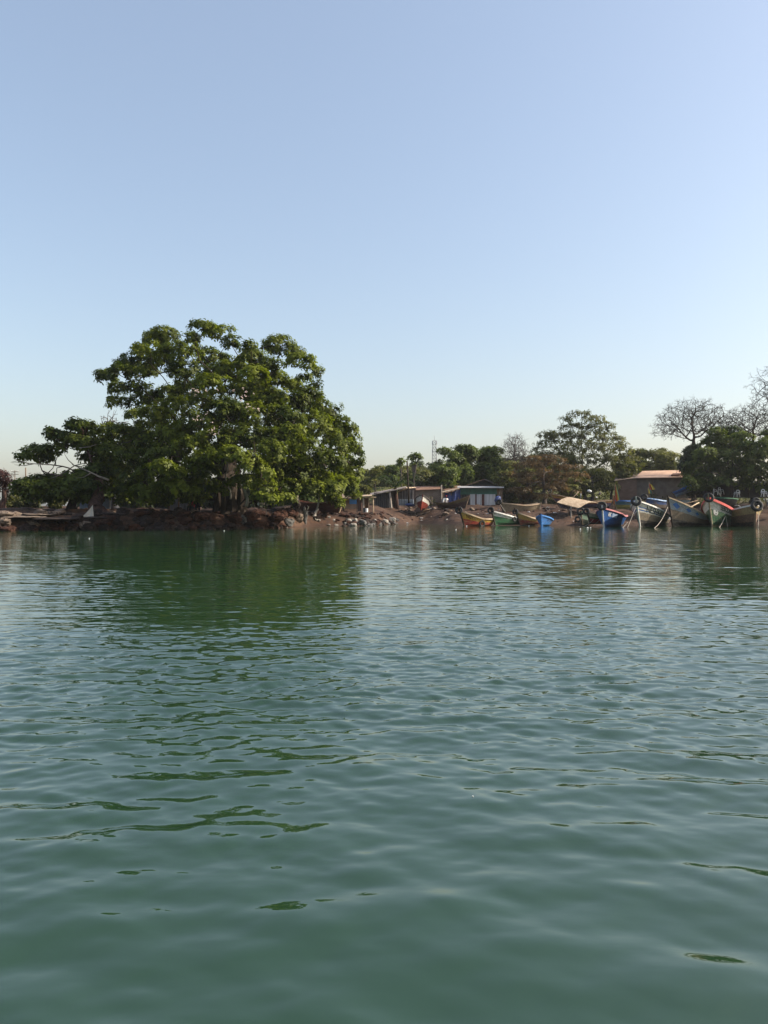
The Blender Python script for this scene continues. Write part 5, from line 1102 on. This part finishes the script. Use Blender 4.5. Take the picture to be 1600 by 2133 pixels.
for px, y0, y1, m in ((757, 1035, 1067, 'bark_pale'), (767.5, 1037, 1067, 'wood'), (777.5, 1037, 1067.5, 'wood_pale')): MB().tube([P(px, y0, 81.9), P(px + 0.5, y1 + 1, 81.7)], 0.10 if px < 760 else 0.075, 6).build('post', M[m], r, at=b)
MB().tube([P(762, 1036.5, 81.8), P(784, 1036, 81.8)], 0.075, 6).build('crossbeam', M['wood_pale'], r, at=b)
slab(MB(), P(750, 1034, 81.5), P(775, 1032.5, 81.5), P(775, 1030, 84), P(750, 1031, 84), 0.07).build('roof', M['wood_pale'], r, at=b)
slab(MB(), *quad3(758.5, 1037, 766.5, 1058, 82.1), -0.04).build('hanging_cloth', mat('rust_cloth', (0.14, 0.07, 0.035, 1), (0.07, 0.04, 0.025, 1), 2.5, 0.9), r, at=b)
o = MB().prism([Vector((0.17 * math.cos(a), 0.17 * math.sin(a), 0)) for a in [i * math.pi / 6 for i in range(12)]], (0, 0, 0.42)); o = o.build('bucket', M['plastic_white']); q = P(763.5, 1067, 81.6); o.location = q; tag(o, 'white bucket under the rust coloured cloth of the post frame', 'bucket')
o = MB().prism([Vector((0.15 * math.cos(a), 0.15 * math.sin(a), 0)) for a in [i * math.pi / 6 for i in range(12)]], (0, 0, 0.45)); o = o.build('bucket', M['rubber']); q = P(760.2, 1067, 81.7); o.location = q; tag(o, 'black drum beside the white bucket under the post frame', 'drum')
# orange roofed building
r, b = hut('long_building', 'long grey walled building with a sunlit orange sheet roof behind the boats', 1375, 1043, 112, 'building')
yb = 1041
slab(MB(), *quad3(1325, 995, 1440, yb, 111), -0.3).build('wall', wallg, r, at=b)
slab(MB(), *quad3(1286, 999, 1325, yb + 1, 110.5), -0.3).build('brick_wall', brick2, r, at=b)
slab(MB(), P(1325, yb + 1, 110.5), P(1325, yb + 1, 110.5) + BK * 0.6, P(1325, 999, 110.5) + BK * 0.6, P(1325, 999, 110.5), 0.06).build('corner', brick, r, at=b)
slab(MB(), P(1322, 996.5, 110), P(1427, 995, 110), P(1431, 980, 116), P(1338, 982, 116), -0.08).build('roof', roof_o, r, at=b)
slab(MB(), P(1280, 1002, 110), P(1326, 997, 110), P(1336, 987, 115), P(1284, 991, 115), -0.08).build('roof', mat('torn_roof', (0.42, 0.31, 0.23, 1), (0.10, 0.07, 0.05, 1), 1.4, 0.8, 0.2, 0, None, 0.42, 0.58), r, at=b)
slab(MB(), P(1398, 991.5, 110.7), P(1416, 990.8, 110.7), P(1422, 988, 112.2), P(1402, 988.6, 112.2), -0.2).build('roof_flap', iron_r, r, at=b)
for x0, x1 in ((1355, 1358), (1360, 1364)): slab(MB(), *quad3(x0, 1002, x1, 1008, 110.96), -0.06).build('window', dark_in, r, at=b)
slab(MB(), *quad3(1392, 997.5, 1402, 1003, 110.96), -0.06).build('window', dark_in, r, at=b)
MB().tube([P(1358.8, 1000, 109), P(1359, 1036, 109)], 0.09, 6).build('porch_post', M['wood'], r, at=b)
# dark compound behind the right hand trees
r, b = hut('dark_kiosk', 'dark open kiosk with a pale sign board deep in the shade of the shore tree', 1550, 1037, 104, 'kiosk')
slab(MB(), *quad3(1450, 1006, 1640, 1037, 106), -0.2).build('back_wall', mat('painted_shade_boards', (0.035, 0.033, 0.037, 1), (0.02, 0.02, 0.024, 1), 2, 0.85), r, at=b)  # near-black boards, the shade under the tree put into their colour
slab(MB(), P(1460, 1008, 101), P(1630, 1008, 101), P(1630, 1003, 106), P(1460, 1003, 106), -0.08).build('roof', iron_d, r, at=b)
slab(MB(), *quad3(1547, 1004.5, 1567, 1013, 100.9), 0.05).build('sign_board', wallg, r, at=b)
for px in (1470, 1560, 1610): MB().tube([P(px, 1008, 101.5), P(px, 1038, 101.5)], 0.07, 6).build('post', M['wood_dark'], r, at=b)
# left bluish shed
r, b = hut('bluish_shed', 'bluish corrugated shed half hidden behind the red barked trunk at the left', 195, 1060, 76)
MB().sheet(*quad3(166, 1036, 228, 1062, 75), pitch=0.2).build('front_wall', iron_b, r, at=b)
slab(MB(), P(162, 1035, 74.3), P(234, 1032.5, 74.3), P(234, 1030, 79), P(162, 1031, 79), 0.07).build('roof', mat('pale_roof_edge', (1, 1, 1, 1)), r, at=b)
slab(MB(), P(228, 1062, 75), P(228, 1062, 75) + BK * 3, P(228, 1035, 75) + BK * 3, P(228, 1035, 75), 0.05).build('end_wall', iron, r, at=b)
# grey enclosure under the great tree
r, b = hut('grey_screen', 'grey sheet enclosure in deep shade left of the person in red', 372, 1058, 70, 'screen')
MB().sheet(*quad3(352, 1040, 392, 1064, 70), pitch=0.22).build('sheet_wall', iron, r, at=b)
for px in (352, 372, 392): MB().tube([P(px, 1037, 69.9), P(px, 1066, 69.9)], 0.06, 6).build('post', M['wood'], r, at=b)

# ------------------------------------------------------------------ poles and tower
def pole(label, px, y0, y1, Y, rad=0.12, lean=0.0, arms=0, cat='pole', wood='wood'):
    b = P(px, y1, Y); r = empty('utility_pole', b); tag(r, label, cat)
    tp = P(px + lean, y0, Y); MB().tube([b, tp], [rad, rad * 0.75], 8).build('pole', M[wood], r, True, at=b)
    for k in range(arms): MB().box(tp - Vector((0, 0, 0.25 + 0.5 * k)), (1.5, 0.1, 0.1)).build('crossarm', M['wood'], r, at=b)
    for k in (-1, 1) if arms else (): MB().tube([tp + Vector((k * 0.6, 0, -0.25)), tp + Vector((k * 0.6, 0, 0.0))], 0.05, 6).build('insulator', M['plastic_white'], r, at=b)
pole('tall bare leaning pole beside the slim knobbly trees', 852, 960, 1050, 97, 0.12, -4, wood='bark')
pole('brown utility pole far left with an insulator near its top', 53.5, 974, 1040, 110, 0.11, 0, 0)
pole('faint utility pole with crossarms left of the brown pole', 31, 980, 1040, 150, 0.1, 0, 2)
mb = MB(); a, c = P(31, 984, 150), P(-60, 983, 150)
o = mb.tube([a.lerp(c, i / 6) - Vector((0, 0, 0.9 * 4 * (i / 6) * (1 - i / 6))) for i in range(7)], 0.03, 4).build('power_line', M['wood_dark']); tag(o, 'thin power line running off to the left from the faint pole', 'cable')
b = P(905, 985, 420); tw = empty('lattice_tower', b); tag(tw, 'tall faint lattice mast on the far ridge above the layered tree', 'tower'); steel = mat('galvanised_steel', (0.32, 0.31, 0.32, 1), (0.24, 0.23, 0.24, 1), 1, 0.6)
mb = MB(); hw0, hw1 = 1.35, 0.85; z0, z1 = b.z, P(905, 918, 420).z; nb = 9; cor = [(-1, -1), (1, -1), (1, 1), (-1, 1)]
def lv(i):
    q = i / nb; h = hw0 + (hw1 - hw0) * q; return [Vector((b.x + sx * h, b.y + sy * h, z0 + (z1 - z0) * q)) for sx, sy in cor]
for i in range(nb):
    A, B_ = lv(i), lv(i + 1)
    for k in range(4):
        mb.tube([A[k], B_[k]], 0.11, 4); mb.tube([A[k], B_[(k + 1) % 4]], 0.05, 4); mb.tube([A[(k + 1) % 4], B_[k]], 0.05, 4); mb.tube([B_[k], B_[(k + 1) % 4]], 0.06, 4)
mb.build('lattice', steel, tw, at=b)
for k, (dz, hh) in enumerate(((0, 2.2), (-4.5, 2.0))): 
    for sx in (-1, 1): MB().box((b.x + sx * 1.2, b.y - 0.6, z1 + dz - 1.2), (0.35, 0.3, hh)).build('antenna_panel', M['plastic_white'], tw, at=b)
MB().tube([Vector((b.x, b.y, z1)), P(905, 907, 420)], [0.1, 0.05], 5).build('mast', steel, tw, at=b)

# ------------------------------------------------------------------ small things on the shore
b = P(186, 1077, 62); 
mb = MB(); A, B_, C_ = P(193, 1052, 61.4), P(171, 1076, 60.6), P(196, 1077, 60.6)
n = 8; vs = []
for j in range(n + 1):
    for i in range(n + 1):
        u, v = i / n, j / n; q = A.lerp(B_.lerp(C_, u), v); vs.append(q + Vector((0, -0.12 * math.sin(u * 9) * v, -0.25 * v * (1 - v) * (1 - u))))
mb.add(vs, [(j * (n + 1) + i, j * (n + 1) + i + 1, (j + 1) * (n + 1) + i + 1, (j + 1) * (n + 1) + i) for j in range(n) for i in range(n)])
o = mb.build('sailcloth', mat('cream_cloth', (0.44, 0.39, 0.31, 1), (0.32, 0.28, 0.22, 1), 1.5, 0.85), None, True, at=b); o.location = b; tag(o, 'cream cloth hung in a triangle against the red barked trunk', 'cloth')
b = P(126, 1074, 62); mb = MB(); vs = []; rn = random.Random(2)
for j in range(7):
    for i in range(13): vs.append(P(111 + 32 * i / 12, 1076 - 3 * j / 6, 61 + j * 0.35) + Vector((0, 0, rn.uniform(0, 0.22) + 0.12 * math.sin(i))))
mb.add(vs, [(j * 13 + i, j * 13 + i + 1, j * 13 + 14 + i, j * 13 + 13 + i) for j in range(6) for i in range(12)]); o = mb.build('fishing_net', mat('green_net', (0.02, 0.13, 0.10, 1), (0.012, 0.06, 0.05, 1), 9, 0.9), None, at=b); o.location = b; tag(o, 'heap of dark green fishing net on the flat slabs', 'net')
def sack(label, px, py, rx, ry, Y, m=None, rot=0.2):
    o = bpy.data.objects.new('sack', rock_mesh(int(px), m or M['plastic_white'], 3, False, 'sack')); k = Y / FOC; o.location = P(px, py, Y); o.scale = (rx * k, rx * k * .7, ry * k); o.rotation_euler = (0, rot, 0.2); link(o); tag(o, label, 'sack')
sack('larger crumpled pale sack below the low bright leaf spray', 546, 1048, 7, 3, 64.5, mat('pinkish_sack', (0.6, 0.48, 0.43, 1), (0.42, 0.33, 0.3, 1), 3, 0.8)); sack('white bag lying right of the low bright leaf spray', 569, 1045.5, 4, 1.6, 65); sack('small white bag beside the dark egg shaped boulder', 576, 1050, 3.4, 2, 65, None, 0.6); sack('small white bag tucked left of the crumpled sack', 538, 1050, 2.4, 3, 64.6)
sack('white cloth bundle hanging under the trees over the awning', 1228, 1023, 5, 3, 100); sack('greyish cloth in the shade right of the hanging bundle', 1250, 1028, 2.6, 3.4, 101, wallg); sack('pale bag on the bank above the awning', 1243, 1036, 2, 1.4, 92)
sack('rolled dark blue tarpaulin heap behind the weathered grey boat', 1036, 1040, 9, 6, 95, tarp, -0.5); sack('dark blue tarpaulin heap left of the red white boat', 853, 1052, 12, 3.5, 97, tarp, 0.0); sack('white bag pressed against the wall of the brick house', 924, 1042, 2, 5, 101)
cr = mat('pale_driftwood', (0.55, 0.5, 0.44, 1), (0.4, 0.35, 0.3, 1), 3, 0.85)
def stick(label, pts, rad, name='driftwood', m=None):
    c = Vector(pts[0]); o = MB().tube(pts, rad, 6).build(name, m or cr, None, True, at=c); o.location = c; tag(o, label, 'driftwood')
stick('pale forked driftwood stump right of the upright stained rock', [P(654, 1077, 74.6), P(656, 1070, 75), P(660, 1064, 75.2), P(664, 1060, 75.4)], [0.26, 0.16, 0.10, 0.05]); stick('small bent pale stick left of the driftwood stump', [P(640, 1062, 73), P(643, 1056, 73), P(640, 1053, 73)], [0.07, 0.06, 0.03])
stick('long pole lying on the bank left of the green emblem boat', [P(1432, 1060, 82), P(1456, 1047, 86)], 0.07, m=M['wood_pale']); stick('second pole lying on the bank behind the diamond boat', [P(1425, 1050, 88), P(1462, 1040, 92)], 0.06, m=M['wood']); stick('pale stick stuck up in the shade behind the red rail', [P(1502, 1034, 95), P(1497, 1025, 95)], 0.06)
stick('pale bent branch on the bank beside the brown bow', [P(1531, 1053, 82), P(1538, 1053, 82), P(1545, 1057, 81)], [0.06, 0.04, 0.03])
stick('leaning stake behind the long striped boat', [P(1190, 1040, 95), P(1206, 1024, 97)], 0.06, m=M['wood']); stick('short pale post before the dark trees over the awning', [P(1210, 1038, 100), P(1210, 1028, 100)], 0.09, m=cr)
for i in range(16):
    px = rr.uniform(775, 960) if i < 11 else rr.uniform(1130, 1250); y = float(shore((px - CX) / FOC * 88)) + rr.uniform(3, 11); x = (px - CX) / FOC * y; a = rr.uniform(-0.5, 0.5); l = rr.uniform(0.5, 1.5)
    p0 = Vector((x, y, gz(x, y) + 0.08)); p1 = Vector((x + l * math.cos(a), y + l * math.sin(a), gz(x + l * math.cos(a), y + l * math.sin(a)) + 0.1))
    o = MB().tube([p0, p0.lerp(p1, 0.5) + Vector((0, 0, rr.uniform(0, 0.1))), p1], [rr.uniform(.06, .13), rr.uniform(.06, .12), rr.uniform(.03, .08)], 6).build('log', M['wood_dark'] if i % 3 else M['wood'], None, True, at=p0); o.location = p0
    tag(o, 'dark drift log lying on the beach below the huts', 'log', 'drift logs on the beach')
# white chairs
def chair(label, px, py, Y, rz):
    b = P(px, py, Y); r = empty('plastic_chair', b, (0, 0, rz)); tag(r, label, 'chair', 'white plastic chairs')
    m = M['plastic_white']
    MB().box((0, 0, 0.44), (0.48, 0.46, 0.04)).build('seat', m, r)
    mb = MB(); pts = [Vector((0.24 * math.cos(a), 0.23, 0.46 + 0.46 * math.sin(a) ** 0.7)) for a in [math.pi * i / 12 for i in range(13)]]; mb.tube(pts, 0.05, 6)
    mb.box((0, 0.235, 0.62), (0.42, 0.03, 0.12)); mb.build('backrest', m, r, True)
    for sx in (-1, 1):
        for sy in (-1, 1): MB().tube([(0.21 * sx, 0.2 * sy, 0.43), (0.26 * sx, 0.26 * sy, 0)], 0.03, 6).build('leg', m, r)
        MB().tube([(0.24 * sx, 0.23, 0.62), (0.27 * sx, -0.05, 0.66), (0.26 * sx, -0.2, 0.44)], 0.03, 6).build('armrest', m, r, True)
chair('white plastic chair beside the trunk of the shore tree', 1535, 1036, 96, -1.0); chair('white plastic chair with an arched back near the right edge', 1592, 1035, 93, 0.1)
chair('overturned looking white chair in shade behind the red rail', 1491, 1031, 98, 1.2); chair('white chair in shade right of the overturned looking one', 1502, 1030, 99, 0.5)

# people
skin = mat('brown_skin', (0.085, 0.045, 0.03, 1), (0.07, 0.036, 0.024, 1), 5, 0.6)
def person(label, loc, rz, shirt, trousers, seated=False, lean=0.0, cap=None):
    r = empty('person', loc, (0, 0, rz)); tag(r, label, 'person')
    J = {}; hz = 0.5 if seated else 0.92
    pts = [('pelvis', (0, 0, hz), .13), ('waist', (0, 0.02 + lean * .3, hz + .18), .125), ('chest', (0, 0.0 - lean * .3, hz + .38), .15), ('neck', (0, -0.02 - lean * .5, hz + .56), .055), ('jaw', (0, -0.05 - lean * .55, hz + .65), .075), ('head', (0, -0.03 - lean * .55, hz + .75), .10), ('crown', (0, -0.02 - lean * .55, hz + .83), .07), ('nose', (0, -0.15 - lean * .55, hz + .71), .016)]
    ed = [(0, 1), (1, 2), (2, 3), (3, 4), (4, 5), (5, 6), (5, 7)]
    for s in (-1, 1):
        i = len(pts)
        kn = ((s * .13, -0.42, hz + .02), (s * .14, -0.45, 0.08)) if seated else ((s * .11, -0.03, .5), (s * .12, 0.02, .09))
        pts += [('hip', (s * .09, 0, hz - .05), .09), ('knee', kn[0], .065), ('ankle', kn[1], .042), ('toe', (kn[1][0], kn[1][1] - .17, .04), .035)]
        ed += [(0, i), (i, i + 1), (i + 1, i + 2), (i + 2, i + 3)]
        i = len(pts); hd = (s * .20, -0.34, hz + .1) if seated else (s * .25, -0.16, hz - .02)
        pts += [('shoulder', (s * .19, 0 - lean * .3, hz + .47), .06), ('elbow', (s * .26, -0.06 - lean * .2, hz + .2), .043), ('wrist', hd, .03)]
        ed += [(2, i), (i, i + 1), (i + 1, i + 2)]
        w_ = i + 2
        for f, (dx, dl) in enumerate([(-.03, .085), (-.01, .10), (.01, .095), (.03, .075), (.045 * -s, .05)]):
            j = len(pts); pts += [('k', (hd[0] + dx, hd[1] - .05, hd[2] - .03), .010), ('f', (hd[0] + dx * 1.3, hd[1] - .05 - dl * .4, hd[2] - .03 - dl), .008)]; ed += [(w_, j), (j, j + 1)]
    me = bpy.data.meshes.new('body'); me.from_pydata([p[1] for p in pts], ed, []); o = link(bpy.data.objects.new('body', me), r)
    for mm in (skin,): me.materials.append(mm)
    sk = o.modifiers.new('skin', 'SKIN'); lay = me.skin_vertices[0] if me.skin_vertices else None
    if lay is None:
        bm = bmesh.new(); bm.from_mesh(me); bm.verts.layers.skin.verify(); bm.to_mesh(me); bm.free(); lay = me.skin_vertices[0]
    for i, p in enumerate(pts): lay.data[i].radius = (p[2], p[2] * 0.85)
    lay.data[0].use_root = True
    sb = o.modifiers.new('smooth', 'SUBSURF'); sb.levels = 1; sb.render_levels = 1
    q = {p[0]: Vector(p[1]) for p in pts[:8]}
    mb = MB(); mb.tube([q['pelvis'] + Vector((0, 0, -.06)), q['waist'], q['chest'], q['chest'] + Vector((0, 0, .12)), q['neck'] + Vector((0, 0, -.03))], [.165, .155, .19, .17, .075], 12)
    for s in (-1, 1): mb.tube([Vector((s * .15, -lean * .3, hz + .47)), Vector((s * .24, -.04 - lean * .25, hz + .28))], [.085, .07], 8)
    mb.build('shirt', shirt, r, True)
    mb = MB()
    for s in (-1, 1):
        a, c, d = Vector((s * .08, 0, hz - .02)), Vector((s * .13, -.42, hz + .02)) if seated else Vector((s * .11, -.03, .5)), Vector((s * .14, -.44, .22)) if seated else Vector((s * .12, 0.01, .16))
        mb.tube([a, c, d], [.12, .095, .075], 9)
    mb.build('trousers', trousers, r, True)
    mb = MB(); hc = q['head']; mb.tube([hc + Vector((0, .015, .02)), hc + Vector((0, .012, .08)), hc + Vector((0, .01, .125))], [.108, .098, .03], 10); mb.build('cap' if cap else 'hair', cap or M['rubber'], r, True)
redc = mat('red_cloth', (0.42, 0.025, 0.03, 1), (0.3, 0.018, 0.02, 1), 3, 0.8); navyc = mat('navy_cloth', (0.02, 0.022, 0.04, 1), None, 3, 0.85); whc = mat('white_cloth', (0.66, 0.64, 0.62, 1), (0.55, 0.53, 0.5, 1), 3, 0.85)
pq = P(401, 1069, 64.5); person('person in a red top sitting among the boulders under the great tree', (pq.x, pq.y, pq.z), -0.5, redc, navyc, True, 0.25)
pq = P(408, 1068, 65.5); person('person in dark clothes and white cap seated right beside the one in red', (pq.x, pq.y, pq.z), 0.6, navyc, navyc, True, 0.1, whc)
pq = P(929.5, 1060.5, 98); person('person in white with a red cap standing by the blue tarpaulin', (pq.x, pq.y, pq.z - 0.05), 0.3, whc, navyc, False, 0.05, redc)
